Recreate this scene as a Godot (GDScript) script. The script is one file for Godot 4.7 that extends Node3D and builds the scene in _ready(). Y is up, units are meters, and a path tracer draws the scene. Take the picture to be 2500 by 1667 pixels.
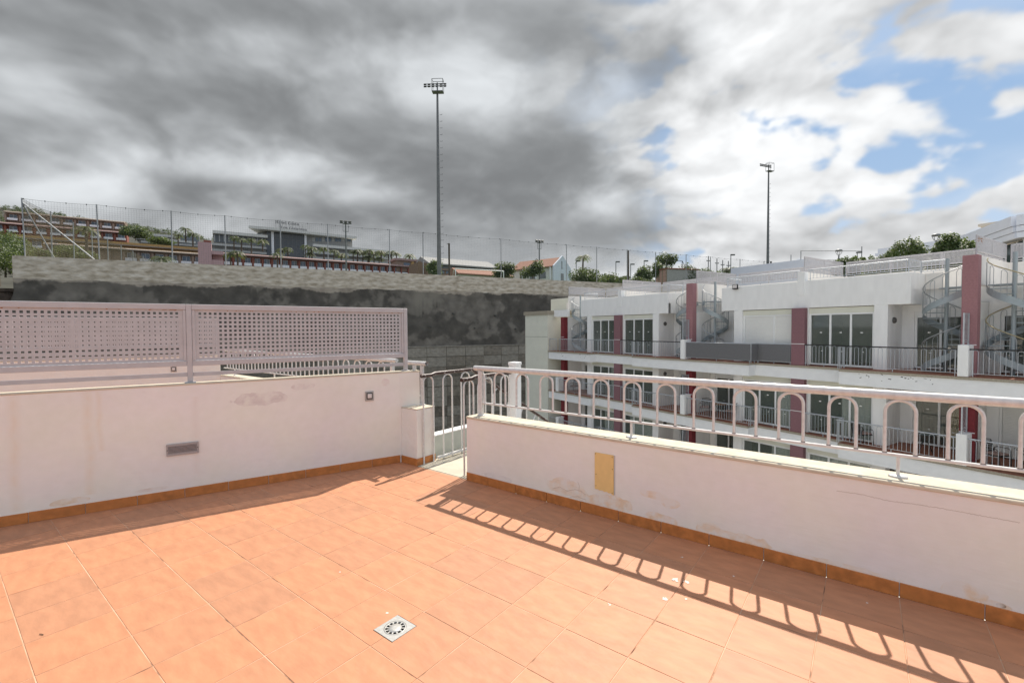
extends Node3D
# A roof terrace with tiled floor and pink parapets, a terraced apartment block across the court,
# a concrete retaining wall with a sports-ground net on top, a hotel on the hillside beyond.
# y up, metres. World x runs along the terrace's front parapet, -z across it. Terrace floor is y = 0.

const FOCAL := 1120.9          # focal length for a picture 2500 wide
const EYE := Vector3(0, 1.5, 0)
var cam_basis := Basis()
var M := {}                    # materials by name
var mesh_cache := {}
var names := {}
var rng := RandomNumberGenerator.new()

# ---------------------------------------------------------------- small helpers
func lin(r: float, g: float, b: float) -> Color:
	return Color(r, g, b).linear_to_srgb()

func numbered(called: String) -> String:
	if not names.has(called):
		names[called] = 0
		return called
	names[called] += 1
	return "%s_%03d" % [called, names[called]]

func tag(o: Node, label: String, category: String, group := "", kind := ""):
	if label: o.set_meta("label", label)
	if category: o.set_meta("category", category)
	if group: o.set_meta("group", group)
	if kind: o.set_meta("kind", kind)
	return o

func thing(called: String, label: String, category: String, at := Vector3.ZERO, turn := 0.0, group := "") -> Node3D:
	var o := Node3D.new()
	o.name = numbered(called)
	add_child(o)
	o.position = at
	o.rotation.y = turn
	tag(o, label, category, group)
	return o

func part(parent: Node, called: String, mesh: Mesh, m: Material, at := Vector3.ZERO, turn := Vector3.ZERO) -> MeshInstance3D:
	var o := MeshInstance3D.new()
	o.name = numbered(called) if parent == self else called
	o.mesh = mesh
	if m: o.material_override = m
	parent.add_child(o, true)
	o.position = at
	o.rotation = turn
	return o

func structure(called: String, mesh: Mesh, m: Material, at := Vector3.ZERO, turn := 0.0) -> MeshInstance3D:
	var o := part(self, called, mesh, m, at, Vector3(0, turn, 0))
	o.set_meta("kind", "structure")
	return o

func copy_of(src: Node3D, at: Vector3, turn := 0.0, label := "", group := "") -> Node3D:
	var base: String = src.name
	var cut := base.rfind("_")
	if cut > 0 and base.substr(cut + 1).is_valid_int(): base = base.substr(0, cut)
	var r: Node3D = src.duplicate()
	r.name = numbered(base)
	add_child(r)
	r.position = at
	r.rotation.y = turn
	if label: r.set_meta("label", label)
	if group: r.set_meta("group", group)
	return r

# a picture position (in a 2500 x 1667 frame) and a depth along the view axis, as a point
func at(u: float, v: float, depth: float) -> Vector3:
	return EYE + cam_basis * Vector3((u - 1250.0) / FOCAL, -(v - 833.5) / FOCAL, -1.0) * depth

# ---------------------------------------------------------------- mesh building
class MB:
	var st := SurfaceTool.new()
	func _init():
		st.begin(Mesh.PRIMITIVE_TRIANGLES)
		st.set_smooth_group(-1)
	func flat(): st.set_smooth_group(-1)
	func smooth(): st.set_smooth_group(0)
	func tri(a: Vector3, b: Vector3, c: Vector3):
		st.add_vertex(a); st.add_vertex(b); st.add_vertex(c)
	func quad(a: Vector3, b: Vector3, c: Vector3, d: Vector3):   # clockwise from outside
		tri(a, b, c); tri(a, c, d)
	func box(c: Vector3, s: Vector3, t := Transform3D.IDENTITY):
		var h := s * 0.5
		var p := []
		for k in 8:
			p.append(t * (c + Vector3(h.x if k & 1 else -h.x, h.y if k & 2 else -h.y, h.z if k & 4 else -h.z)))
		quad(p[4], p[6], p[7], p[5]); quad(p[1], p[3], p[2], p[0])
		quad(p[0], p[2], p[6], p[4]); quad(p[5], p[7], p[3], p[1])
		quad(p[2], p[3], p[7], p[6]); quad(p[4], p[5], p[1], p[0])
	func span(a: Vector3, b: Vector3):     # box between two corners
		box((a + b) * 0.5, (b - a).abs())
	func chamfer(c: Vector3, s: Vector3, k: float):
		var h := s * 0.5
		var P := func(sx, sy, sz, ax): # point of corner lying on the face of axis ax
			var v := Vector3(sx * (h.x - k), sy * (h.y - k), sz * (h.z - k))
			v[ax] = [sx, sy, sz][ax] * h[ax]
			return c + v
		for ax in 3:
			var i := (ax + 1) % 3
			var j := (ax + 2) % 3
			for s0 in [-1, 1]:
				var q := []
				for e in [[-1, -1], [1, -1], [1, 1], [-1, 1]]:
					var d := [0, 0, 0]
					d[ax] = s0; d[i] = e[0]; d[j] = e[1]
					q.append(P.call(d[0], d[1], d[2], ax))
				if s0 > 0: quad(q[3], q[2], q[1], q[0])
				else: quad(q[0], q[1], q[2], q[3])
				# edges between faces ax and i
				for s1 in [-1, 1]:
					var d0 := [0, 0, 0]
					d0[ax] = s0; d0[i] = s1; d0[j] = -1
					var d1 := d0.duplicate()
					d1[j] = 1
					var a: Vector3 = P.call(d0[0], d0[1], d0[2], ax)
					var b: Vector3 = P.call(d1[0], d1[1], d1[2], ax)
					var e2: Vector3 = P.call(d1[0], d1[1], d1[2], i)
					var f: Vector3 = P.call(d0[0], d0[1], d0[2], i)
					if s0 * s1 > 0: quad(a, b, e2, f)
					else: quad(f, e2, b, a)
		for k8 in 8:
			var sx := 1 if k8 & 1 else -1
			var sy := 1 if k8 & 2 else -1
			var sz := 1 if k8 & 4 else -1
			var a: Vector3 = P.call(sx, sy, sz, 0)
			var b: Vector3 = P.call(sx, sy, sz, 1)
			var d: Vector3 = P.call(sx, sy, sz, 2)
			if sx * sy * sz > 0: tri(a, d, b)
			else: tri(a, b, d)
	func prism(poly: PackedVector2Array, y0: float, y1: float):   # poly in (x, z)
		var p := poly
		if not Geometry2D.is_polygon_clockwise(p):
			p = p.duplicate(); p.reverse()
		var idx := Geometry2D.triangulate_polygon(p)
		for k in range(0, idx.size(), 3):
			var a := p[idx[k]]; var b := p[idx[k + 1]]; var c := p[idx[k + 2]]
			if (b - a).cross(c - a) < 0.0:
				var s := b; b = c; c = s
			tri(Vector3(a.x, y1, a.y), Vector3(b.x, y1, b.y), Vector3(c.x, y1, c.y))
			tri(Vector3(a.x, y0, a.y), Vector3(c.x, y0, c.y), Vector3(b.x, y0, b.y))
		for k in p.size():
			var a := p[k]; var b := p[(k + 1) % p.size()]
			quad(Vector3(b.x, y0, b.y), Vector3(b.x, y1, b.y), Vector3(a.x, y1, a.y), Vector3(a.x, y0, a.y))
	func tube(pts: Array, r: float, n := 8, caps := true, r_end := -1.0, twist := 0.0):
		smooth()
		var rings := []
		var up := Vector3.UP
		var d0: Vector3 = (pts[1] - pts[0]).normalized()
		if absf(d0.dot(up)) > 0.95: up = Vector3.RIGHT
		var nx: Vector3 = (up - d0 * up.dot(d0)).normalized()
		for k in pts.size():
			var d: Vector3
			if k == 0: d = d0
			elif k == pts.size() - 1: d = (pts[k] - pts[k - 1]).normalized()
			else: d = ((pts[k + 1] - pts[k]).normalized() + (pts[k] - pts[k - 1]).normalized()).normalized()
			nx = (nx - d * nx.dot(d)).normalized()
			var ny := d.cross(nx)
			var rr := r if r_end < 0.0 else lerpf(r, r_end, float(k) / (pts.size() - 1))
			var ring := []
			for i in n:
				var a := TAU * i / n + twist
				ring.append(pts[k] + (nx * cos(a) + ny * sin(a)) * rr)
			rings.append(ring)
		for k in pts.size() - 1:
			for i in n:
				var j := (i + 1) % n
				quad(rings[k][i], rings[k][j], rings[k + 1][j], rings[k + 1][i])
		if caps:
			flat()
			for i in range(1, n - 1):
				tri(rings[0][0], rings[0][i + 1], rings[0][i])
				var e: Array = rings[-1]
				tri(e[0], e[i], e[i + 1])
		flat()
	func lathe(profile: Array, n := 16, c := Vector3.ZERO):   # profile of Vector2(radius, y), upwards
		smooth()
		for k in profile.size() - 1:
			var a: Vector2 = profile[k]; var b: Vector2 = profile[k + 1]
			for i in n:
				var p := TAU * i / n; var q := TAU * (i + 1) / n
				var A := c + Vector3(cos(p) * a.x, a.y, sin(p) * a.x); var B := c + Vector3(cos(q) * a.x, a.y, sin(q) * a.x)
				var D := c + Vector3(cos(p) * b.x, b.y, sin(p) * b.x); var E := c + Vector3(cos(q) * b.x, b.y, sin(q) * b.x)
				if a.x > 0.0: tri(A, E, B)
				if b.x > 0.0: tri(A, D, E)
		flat()
	func done() -> ArrayMesh:
		st.generate_normals()
		return st.commit()

func box_mesh(s: Vector3, k := 0.0) -> Mesh:
	var key := "box%s_%s" % [s, k]
	if not mesh_cache.has(key):
		var b := MB.new()
		if k > 0.0: b.chamfer(Vector3.ZERO, s, k)
		else: b.box(Vector3.ZERO, s)
		mesh_cache[key] = b.done()
	return mesh_cache[key]

func tube_mesh(pts: Array, r: float, n := 8) -> Mesh:
	var b := MB.new()
	b.tube(pts, r, n)
	return b.done()

# inverted U of tube standing on y = 0, legs w apart along x, h high
func arch_mesh(w: float, h: float, r: float, n := 6, steps := 8, leg2 := 0.0) -> Mesh:
	var key := "arch%s_%s_%s_%s_%s" % [w, h, r, n, leg2]
	if not mesh_cache.has(key):
		var pts := [Vector3(-w / 2, 0, 0)]
		for k in steps + 1:
			var a := PI - PI * k / steps
			pts.append(Vector3(cos(a) * w / 2, h - w / 2 + sin(a) * w / 2, 0))
		pts.append(Vector3(w / 2, leg2, 0))
		mesh_cache[key] = tube_mesh(pts, r, n)
	return mesh_cache[key]

# sheet with square holes: w x h, hole size q at pitch p, in the xy plane, thickness t
func perforated_mesh(w: float, h: float, q: float, p: float, t: float) -> Mesh:
	var key := "perf%s_%s_%s_%s" % [w, h, q, p]
	if mesh_cache.has(key): return mesh_cache[key]
	var b := MB.new()
	var nx := int(floor((w - (p - q)) / p)); var ny := int(floor((h - (p - q)) / p))
	var mx := (w - nx * p + (p - q)) / 2; var my := (h - ny * p + (p - q)) / 2
	b.span(Vector3(-w / 2, -h / 2, -t / 2), Vector3(w / 2, -h / 2 + my, t / 2))
	for j in ny:
		var y0 := -h / 2 + my + j * p
		var y2 := y0 + p if j < ny - 1 else h / 2
		b.span(Vector3(-w / 2, y0 + q, -t / 2), Vector3(w / 2, y2, t / 2))
		b.span(Vector3(-w / 2, y0, -t / 2), Vector3(-w / 2 + mx, y0 + q, t / 2))
		for i in nx:
			var x0 := -w / 2 + mx + i * p + q
			b.span(Vector3(x0, y0, -t / 2), Vector3(x0 + p - q if i < nx - 1 else w / 2, y0 + q, t / 2))
	mesh_cache[key] = b.done()
	return mesh_cache[key]

# ---------------------------------------------------------------- materials
func noise_tex(seed_: int, freq: float, colors: Array, stops := [], size := 256, kind := FastNoiseLite.TYPE_SIMPLEX_SMOOTH, octaves := 4, as_normal := false, bump := 4.0) -> NoiseTexture2D:
	var n := FastNoiseLite.new()
	n.seed = seed_; n.frequency = freq; n.noise_type = kind
	n.fractal_type = FastNoiseLite.FRACTAL_FBM; n.fractal_octaves = octaves
	var t := NoiseTexture2D.new()
	t.width = size; t.height = size; t.seamless = true; t.noise = n; t.normalize = true
	if as_normal:
		t.as_normal_map = true; t.bump_strength = bump
	elif colors.size() > 1:
		var g := Gradient.new()
		var off := PackedFloat32Array(); var cols := PackedColorArray()
		for k in colors.size():
			off.append(stops[k] if stops.size() else float(k) / (colors.size() - 1))
			cols.append(colors[k])
		g.offsets = off; g.colors = cols
		t.color_ramp = g
	return t

func mat(called: String, c: Color, rough := 0.7, metal := 0.0) -> StandardMaterial3D:
	var m := StandardMaterial3D.new()
	m.resource_name = called
	m.albedo_color = c; m.roughness = rough; m.metallic = metal
	M[called] = m
	return m

# base colour with mottling of +-v, one pattern of size metres across, laid by world position
func mottled(called: String, c: Color, v: float, size: float, rough := 0.8, metal := 0.0, freq := 0.02, seed_ := 1, relief := 0.0) -> StandardMaterial3D:
	var m := mat(called, Color.WHITE, rough, metal)
	m.albedo_texture = noise_tex(seed_, freq, [scaled(c, 1.0 - v), c, scaled(c, 1.0 + v)], [0.15, 0.5, 0.85])
	m.uv1_triplanar = true; m.uv1_world_triplanar = true
	m.uv1_scale = Vector3.ONE / size
	if relief > 0.0:
		m.normal_enabled = true
		m.normal_texture = noise_tex(seed_ + 7, freq * 2.0, [], [], 256, FastNoiseLite.TYPE_SIMPLEX_SMOOTH, 5, true, relief)
	return m

func scaled(c: Color, k: float) -> Color:
	var l := c.srgb_to_linear()
	return Color(minf(l.r * k, 1), minf(l.g * k, 1), minf(l.b * k, 1)).linear_to_srgb()

# ---------------------------------------------------------------- camera, sky, sun
func set_camera():
	var c := Camera3D.new()
	c.name = "camera"
	cam_basis = Basis.from_euler(Vector3(deg_to_rad(-1.5785), deg_to_rad(37.734), deg_to_rad(-0.334)), EULER_ORDER_YXZ)
	c.transform = Transform3D(cam_basis, EYE)
	c.fov = 73.27
	c.near = 0.05
	c.far = 4000.0
	add_child(c)
	c.current = true

func ss(a: float, b: float, x: float) -> float:
	return smoothstep(a, b, x)

# soft masses of the cloud deck: bearing and height given as picture positions (2500 wide), radii, amount
const DARK := [[690, 330, 300, 110, -0.30], [1290, 390, 190, 80, -0.55], [960, 50, 420, 60, -0.25], [150, 330, 240, 70, -0.25], [1640, 250, 130, 130, -0.45], [560, 480, 330, 34, -0.30], [1620, 570, 260, 45, -0.42], [880, 545, 260, 45, -0.30], [1350, 90, 130, 90, -0.30], [1150, 450, 260, 60, -0.15], [1000, 400, 200, 60, -0.2], [330, 230, 160, 60, -0.15], [1900, 600, 120, 40, -0.3], [2030, 190, 60, 30, -0.2],
	[60, 190, 150, 120, 0.22], [1110, 190, 140, 80, 0.30], [1170, 290, 100, 50, 0.35], [880, 250, 120, 60, 0.25], [430, 400, 170, 45, 0.40], [150, 480, 240, 34, 0.75], [1000, 500, 240, 32, 0.2], [1470, 320, 80, 100, 0.4], [480, 120, 240, 70, 0.18], [1490, 470, 120, 50, 0.4], [700, 440, 120, 30, 0.3], [1700, 480, 120, 60, 0.3], [1720, 100, 60, 90, 0.4], [1500, 190, 60, 60, 0.3]]
const GAPS := [[2400, 100, 120, 140, -0.34], [2490, 330, 110, 60, -0.26], [2130, 370, 190, 60, -0.42], [2290, 330, 110, 110, -0.30], [2190, 110, 60, 70, -0.22], [2470, 430, 60, 40, -0.2], [1970, 265, 100, 40, -0.22],
	[2400, 215, 160, 50, 0.34], [2250, 450, 260, 44, 0.4], [2150, 580, 300, 60, 0.5], [1860, 160, 190, 220, 0.7], [2060, 110, 110, 110, 0.3], [2080, 240, 120, 50, 0.3], [1900, 400, 130, 120, 0.3]]

func masses(list: Array, u: float, v: float) -> float:
	var t := 0.0
	for m in list:
		var x: float = (u - m[0]) / m[2]; var y: float = (v - m[1]) / m[3]
		var q := x * x + y * y
		if q < 5.0: t += m[4] * exp(-q)
	return t

func cloud_noise(seed_: int, freq: float, octaves: int, gain: float) -> FastNoiseLite:
	var n := FastNoiseLite.new()
	n.noise_type = FastNoiseLite.TYPE_SIMPLEX_SMOOTH; n.seed = seed_; n.frequency = freq
	n.fractal_type = FastNoiseLite.FRACTAL_FBM; n.fractal_octaves = octaves; n.fractal_gain = gain
	return n

func sky_image() -> Image:
	var w := 2048
	var h := 1024
	var big := cloud_noise(11, 1.3, 3, 0.5)
	var mid := cloud_noise(23, 2.3, 8, 0.5)
	var scud := cloud_noise(37, 2.0, 7, 0.5)
	var warp := cloud_noise(5, 1.8, 4, 0.5)
	var data := PackedFloat32Array()
	data.resize(w * h * 3)
	var sun := Vector3(-0.142, 1.0, -0.716).normalized()
	var inv := cam_basis.transposed()
	for j in h:
		var el := PI * 0.5 - PI * (j + 0.5) / h
		var y := sin(el)
		var cy := cos(el)
		var s := 1.0 / (maxf(y, 0.0) + 0.55)
		for i in w:
			var k := (j * w + i) * 3
			if y < -0.02:
				data[k] = 0.2; data[k + 1] = 0.19; data[k + 2] = 0.18
				continue
			var az := TAU * (i + 0.5) / w
			var d := Vector3(sin(az) * cy, y, -cos(az) * cy)
			var l := inv * d
			var theta := rad_to_deg(atan2(l.x, -l.z))      # bearing from the view axis, right positive
			var p := Vector3(d.x * s, y * 1.5, d.z * s)
			var wx := warp.get_noise_3dv(p); var wy := warp.get_noise_3d(p.x + 9.0, p.y, p.z)
			p += Vector3(wx, wy * 0.8, -wx) * 0.07
			var b := big.get_noise_3dv(p)
			var f := mid.get_noise_3dv(p)
			var f2 := mid.get_noise_3d(p.x - 0.004, p.y + 0.035, p.z - 0.018)
			var c3 := mid.get_noise_3d(p.x * 2.3 + 7.0, p.y * 2.6, p.z * 2.3)
			var c2 := scud.get_noise_3d(p.x + 4.0, p.y * 1.15, p.z)
			var dark := 0.0
			var gap := 0.0
			if l.z < -0.35:
				var u := 1250.0 + FOCAL * l.x / -l.z + 70.0 * wx + 50.0 * c2; var v := 833.5 - FOCAL * l.y / -l.z + 50.0 * wy + 36.0 * f
				if u < 2150.0: dark = masses(DARK, u, v)
				if u > 1500.0: gap = masses(GAPS, u, v)
			var lit := exp(-pow(acos(clampf(d.dot(sun), -1, 1)) / 0.60, 2.0))
			# a bank of overcast fills the left of the view; the cloud is broken to the right and behind
			var tt := theta + b * 10.0 + f * 12.0 + 9.0 * y
			var open := maxf(ss(8.0, 33.0, tt), 1.0 - ss(-105.0, -62.0, theta + b * 14.0))
			var edge := (f - f2)                            # lit and shaded flanks of the billows
			var light := ss(-0.45, 0.85, f * 0.62 + b * 0.20 + dark * 1.05)
			var shade := ss(-0.45, 0.85, c2 * 0.50 - f * 0.20 - dark * 1.05)
			var grey := 0.375 + 0.46 * light - 0.30 * shade + 0.08 * f + 0.07 * c3 + 0.30 * edge
			grey = 0.12 + 0.68 * ss(-0.10, 1.0, grey - 0.12) + 0.10 * grey
			grey = lerpf(grey, 0.40 + 0.60 * (grey - 0.34), 1.0 - ss(0.13, 0.25, y))    # paler air towards the horizon
			var white := 0.665 + 0.14 * f + 0.16 * c3 + 0.20 * lit + 0.65 * edge + 0.16 * b + 0.30 * dark - 0.20 * ss(-0.1, 0.5, c2 * 0.9)
			white = 0.34 + 0.60 * ss(-0.02, 1.10, white - 0.10) + 0.06 * white
			var cover := ss(-0.15, 0.17, f * 0.60 + c3 * 1.05 + c2 * 0.2 + gap * 0.62 + 0.09 + 0.14 * (1.0 - ss(0.03, 0.22, y)))
			var blue := Vector3(0.20, 0.35, 0.60).lerp(Vector3(0.36, 0.50, 0.68), 1.0 - ss(0.0, 0.6, y))
			var veil := 0.10 + 0.40 * ss(-0.3, 0.3, c2)     # thin high cloud over the blue
			blue = blue.lerp(Vector3(0.72, 0.77, 0.83), veil * 0.6)
			var bright := blue.lerp(Vector3(0.975, 0.988, 1.0) * white, cover)
			var g := lerpf(0.37, grey, 0.80) + 0.12 * lit
			var c := (Vector3(0.93, 0.968, 1.0) * g).lerp(bright, open)
			data[k] = c.x; data[k + 1] = c.y; data[k + 2] = c.z
	return Image.create_from_data(w, h, false, Image.FORMAT_RGBF, data.to_byte_array())

func set_light():
	var e := Environment.new()
	e.background_mode = Environment.BG_SKY
	var sky := Sky.new()
	var pm := PanoramaSkyMaterial.new()
	pm.panorama = ImageTexture.create_from_image(sky_image())
	sky.sky_material = pm
	e.sky = sky
	e.tonemap_mode = Environment.TONE_MAPPER_LINEAR
	e.tonemap_exposure = 1.2
	e.sdfgi_enabled = true
	e.ssao_enabled = true
	e.ssil_enabled = true
	var we := WorldEnvironment.new()
	we.name = "environment"
	we.environment = e
	add_child(we)
	var sun := DirectionalLight3D.new()
	sun.name = "sun"
	sun.light_energy = 1.6
	sun.light_color = Color(1.0, 0.965, 0.915)
	sun.light_angular_distance = 0.5
	sun.shadow_enabled = true
	add_child(sun)
	sun.look_at_from_position(Vector3.ZERO, Vector3(0.142, -1.0, 0.716), Vector3.UP)

# ---------------------------------------------------------------- materials of the place
func make_materials():
	# terrace
	for k in 5:
		var t: float = [1.0, 0.945, 1.055, 0.975, 1.03][k]
		var c := lin(0.485 * t, 0.222 * (t * 0.5 + 0.5), 0.118)
		var m := mottled("tile%d" % k, c, 0.095, 0.9, 0.6, 0.0, 0.03, 40 + k, 0.0)
		m.uv1_scale = Vector3(0.55, 1.0, 1.5)
		m.uv1_offset = Vector3(0.13 * k, 0, 0.31 * k)
		m.normal_enabled = true
		m.normal_texture = noise_tex(60, 0.05, [], [], 256, FastNoiseLite.TYPE_SIMPLEX_SMOOTH, 4, true, 1.2)
		m.normal_scale = 0.35
	var g := mottled("grout", lin(0.62, 0.47, 0.33), 0.1, 1.7, 0.9, 0.0, 0.03, 9)
	g.albedo_texture = noise_tex(9, 0.02, [lin(0.10, 0.06, 0.04), lin(0.50, 0.29, 0.18), lin(0.62, 0.42, 0.29)], [0.13, 0.30, 0.8])
	for k in 3:
		mottled("skirting%d" % k, lin(0.50, 0.185, 0.05), 0.14 + 0.03 * k, 0.5, 0.42, 0.0, 0.02, 70 + k)
	mottled("pink_render", lin(0.82, 0.785, 0.735), 0.025, 1.3, 0.9, 0.0, 0.012, 3, 1.2)
	mottled("cream_coping", lin(0.58, 0.515, 0.405), 0.10, 0.8, 0.85, 0.0, 0.02, 4, 1.0)
	mottled("cream_floor", lin(0.50, 0.455, 0.36), 0.06, 1.1, 0.7, 0.0, 0.02, 5)
	var rail := mottled("rail_paint", lin(0.66, 0.65, 0.635), 0.09, 0.35, 0.4, 0.12, 0.03, 6)
	rail.uv1_scale = Vector3(3, 3, 3)
	mottled("screen_paint", lin(0.50, 0.485, 0.495), 0.07, 0.7, 0.6, 0.1, 0.02, 8)
	mat("rust", lin(0.36, 0.14, 0.035), 0.95)
	mat("weld", lin(0.25, 0.21, 0.18), 0.8)
	var br := mottled("worn_brown_paint", lin(0.05, 0.025, 0.02), 0.2, 0.3, 0.45, 0.0, 0.03, 12)
	br.albedo_texture = noise_tex(12, 0.03, [lin(0.04, 0.018, 0.014), lin(0.05, 0.024, 0.018), lin(0.42, 0.40, 0.38)], [0.0, 0.66, 0.80])
	br.uv1_scale = Vector3(2.2, 2.2, 2.2)
	mottled("dull_plastic", lin(0.38, 0.345, 0.335), 0.05, 0.2, 0.6)
	mat("dark_hole", lin(0.012, 0.01, 0.009), 0.9)
	mottled("steel_plate", lin(0.47, 0.465, 0.44), 0.10, 0.12, 0.45, 0.35)
	mat("lamp_frame", lin(0.42, 0.41, 0.40), 0.4, 0.4)
	mat("lamp_glass", lin(0.72, 0.68, 0.66), 0.35)
	mottled("yellow_cover", lin(0.80, 0.56, 0.235), 0.03, 0.4, 0.55)
	mat("splash_white", lin(0.66, 0.58, 0.52), 0.9)
	mat("white_wall", lin(0.8, 0.8, 0.79), 0.85)
	mat("twig", lin(0.08, 0.05, 0.03), 0.9)
	mat("lamp_dark", lin(0.09, 0.085, 0.08), 0.5)
	mat("grey_putty", lin(0.55, 0.52, 0.50), 0.9)
	mottled("kerb_green", lin(0.50, 0.52, 0.47), 0.04, 0.9, 0.85)

# picture of a rendered wall face: base colour with grain, damp patches with ragged outlines, hairline cracks
# blobs: [x, y, rx, ry, colour, seed] in metres; cracks: arrays of Vector2; streaks: [x, width, y0, y1, colour]
func wall_face(w_m: float, h_m: float, px: int, base: Color, blobs: Array, cracks: Array, streaks: Array, ragged_bottom := 0.0) -> Image:
	var w := int(w_m * px); var h := int(h_m * px)
	var im := Image.create(w, h, false, Image.FORMAT_RGB8)
	var n := FastNoiseLite.new()
	n.seed = 77; n.frequency = 0.9; n.fractal_octaves = 3
	var f := FastNoiseLite.new()
	f.seed = 78; f.frequency = 9.0; f.fractal_octaves = 5
	var bl := base.srgb_to_linear()
	for j in h:
		var y := (h - 1 - j + 0.5) / px
		for i in w:
			var x := (i + 0.5) / px
			var nn := n.get_noise_2d(x, y); var ff := f.get_noise_2d(x, y)
			var hue := n.get_noise_2d(x * 1.7 + 50.0, y * 1.7)
			var k := 1.0 + 0.05 * nn + 0.03 * ff
			var c := Color(bl.r * k, bl.g * (k + 0.022 * hue), bl.b * (k - 0.03 * hue + 0.01 * ff))
			for s in streaks:
				if y > s[2] and y < s[3]:
					var dx: float = absf(x - s[0] - 0.02 * n.get_noise_2d(y * 3.0, s[0])) / s[1]
					if dx < 1.0: c = c.lerp(s[4], (1.0 - dx) * (0.55 + 0.5 * ff) * 0.5)
			for b in blobs:
				var dx: float = (x - b[0]) / b[2]; var dy: float = (y - b[1]) / b[3]
				var q: float = dx * dx + dy * dy
				if q > 4.0: continue
				q = sqrt(q) + 0.42 * n.get_noise_2d(x * 5.0 + b[5], y * 5.0) + 0.20 * ff
				if q < 1.0:
					var edge := smoothstep(1.0, 0.93, q)
					var ring := 1.0 - 0.16 * smoothstep(0.10, 0.0, 1.0 - q) - 0.10 * smoothstep(0.06, 0.0, absf(q - 0.55 - 0.3 * ff))
					c = c.lerp(Color(b[4].r * ring, b[4].g * ring, b[4].b * ring), edge * clampf(0.48 + 1.1 * ff + 0.5 * nn, 0.08, 0.9))
			im.set_pixel(i, j, c.linear_to_srgb())
	for line in cracks:
		for k in line.size() - 1:
			var a: Vector2 = line[k]; var b: Vector2 = line[k + 1]
			var steps := int(a.distance_to(b) * px * 1.5) + 1
			for t in steps:
				var p := a.lerp(b, float(t) / steps) + Vector2(0, 0.004 * f.get_noise_2d(t * 0.02 + k, 3.0))
				var X := int(p.x * px); var Y := h - 1 - int(p.y * px)
				if X >= 0 and X < w and Y >= 0 and Y < h:
					im.set_pixel(X, Y, im.get_pixel(X, Y).lerp(Color(0.45, 0.36, 0.3), 0.34))
	return im

# box whose +z face carries its own picture (surface 0); the other faces are surface 1. Origin at the lower left of the face
func faced_box(w: float, h: float, d: float, face: Material, rest: Material) -> ArrayMesh:
	var s0 := SurfaceTool.new()
	s0.begin(Mesh.PRIMITIVE_TRIANGLES)
	s0.set_normal(Vector3(0, 0, 1))
	var P := [Vector3(0, 0, 0), Vector3(0, h, 0), Vector3(w, h, 0), Vector3(w, 0, 0)]
	var T := [Vector2(0, 1), Vector2(0, 0), Vector2(1, 0), Vector2(1, 1)]
	for k in [0, 1, 2, 0, 2, 3]:
		s0.set_uv(T[k]); s0.add_vertex(P[k])
	s0.set_material(face)
	var am := s0.commit()
	var b := MB.new()
	var Q := []
	for p in P: Q.append(p - Vector3(0, 0, d))
	b.quad(Q[3], Q[2], Q[1], Q[0]); b.quad(P[1], Q[1], Q[2], P[2]); b.quad(P[0], Q[0], Q[1], P[1])
	b.quad(P[3], P[2], Q[2], Q[3]); b.quad(P[0], P[3], Q[3], Q[0])
	b.st.set_material(rest)
	b.st.generate_normals()
	b.st.commit(am)
	return am

func face_material(called: String, im: Image) -> StandardMaterial3D:
	var m := mat(called, Color.WHITE, 0.9)
	m.albedo_texture = ImageTexture.create_from_image(im)
	m.normal_enabled = true
	m.normal_texture = noise_tex(31, 0.06, [], [], 256, FastNoiseLite.TYPE_SIMPLEX_SMOOTH, 4, true, 2.0)
	m.normal_scale = 0.12
	return m

# ---------------------------------------------------------------- terrace
const TILE := 0.3344
const TX := -0.1741
const TZ := 0.0653
const FRONT := -3.292           # face of the front parapet's skirting
const LEFT_AT := Vector3(-4.152, 0, -3.293)
const LEFT_TURN := 1.9250       # local x of the side wall runs towards the viewer
var left_e := Vector3(-0.34678, 0, 0.93795)
var left_n := Vector3(0.93795, 0, 0.34678)

func left_pt(s: float, y: float, n: float) -> Vector3:
	return LEFT_AT + left_e * s + left_n * n + Vector3(0, y, 0)

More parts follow.
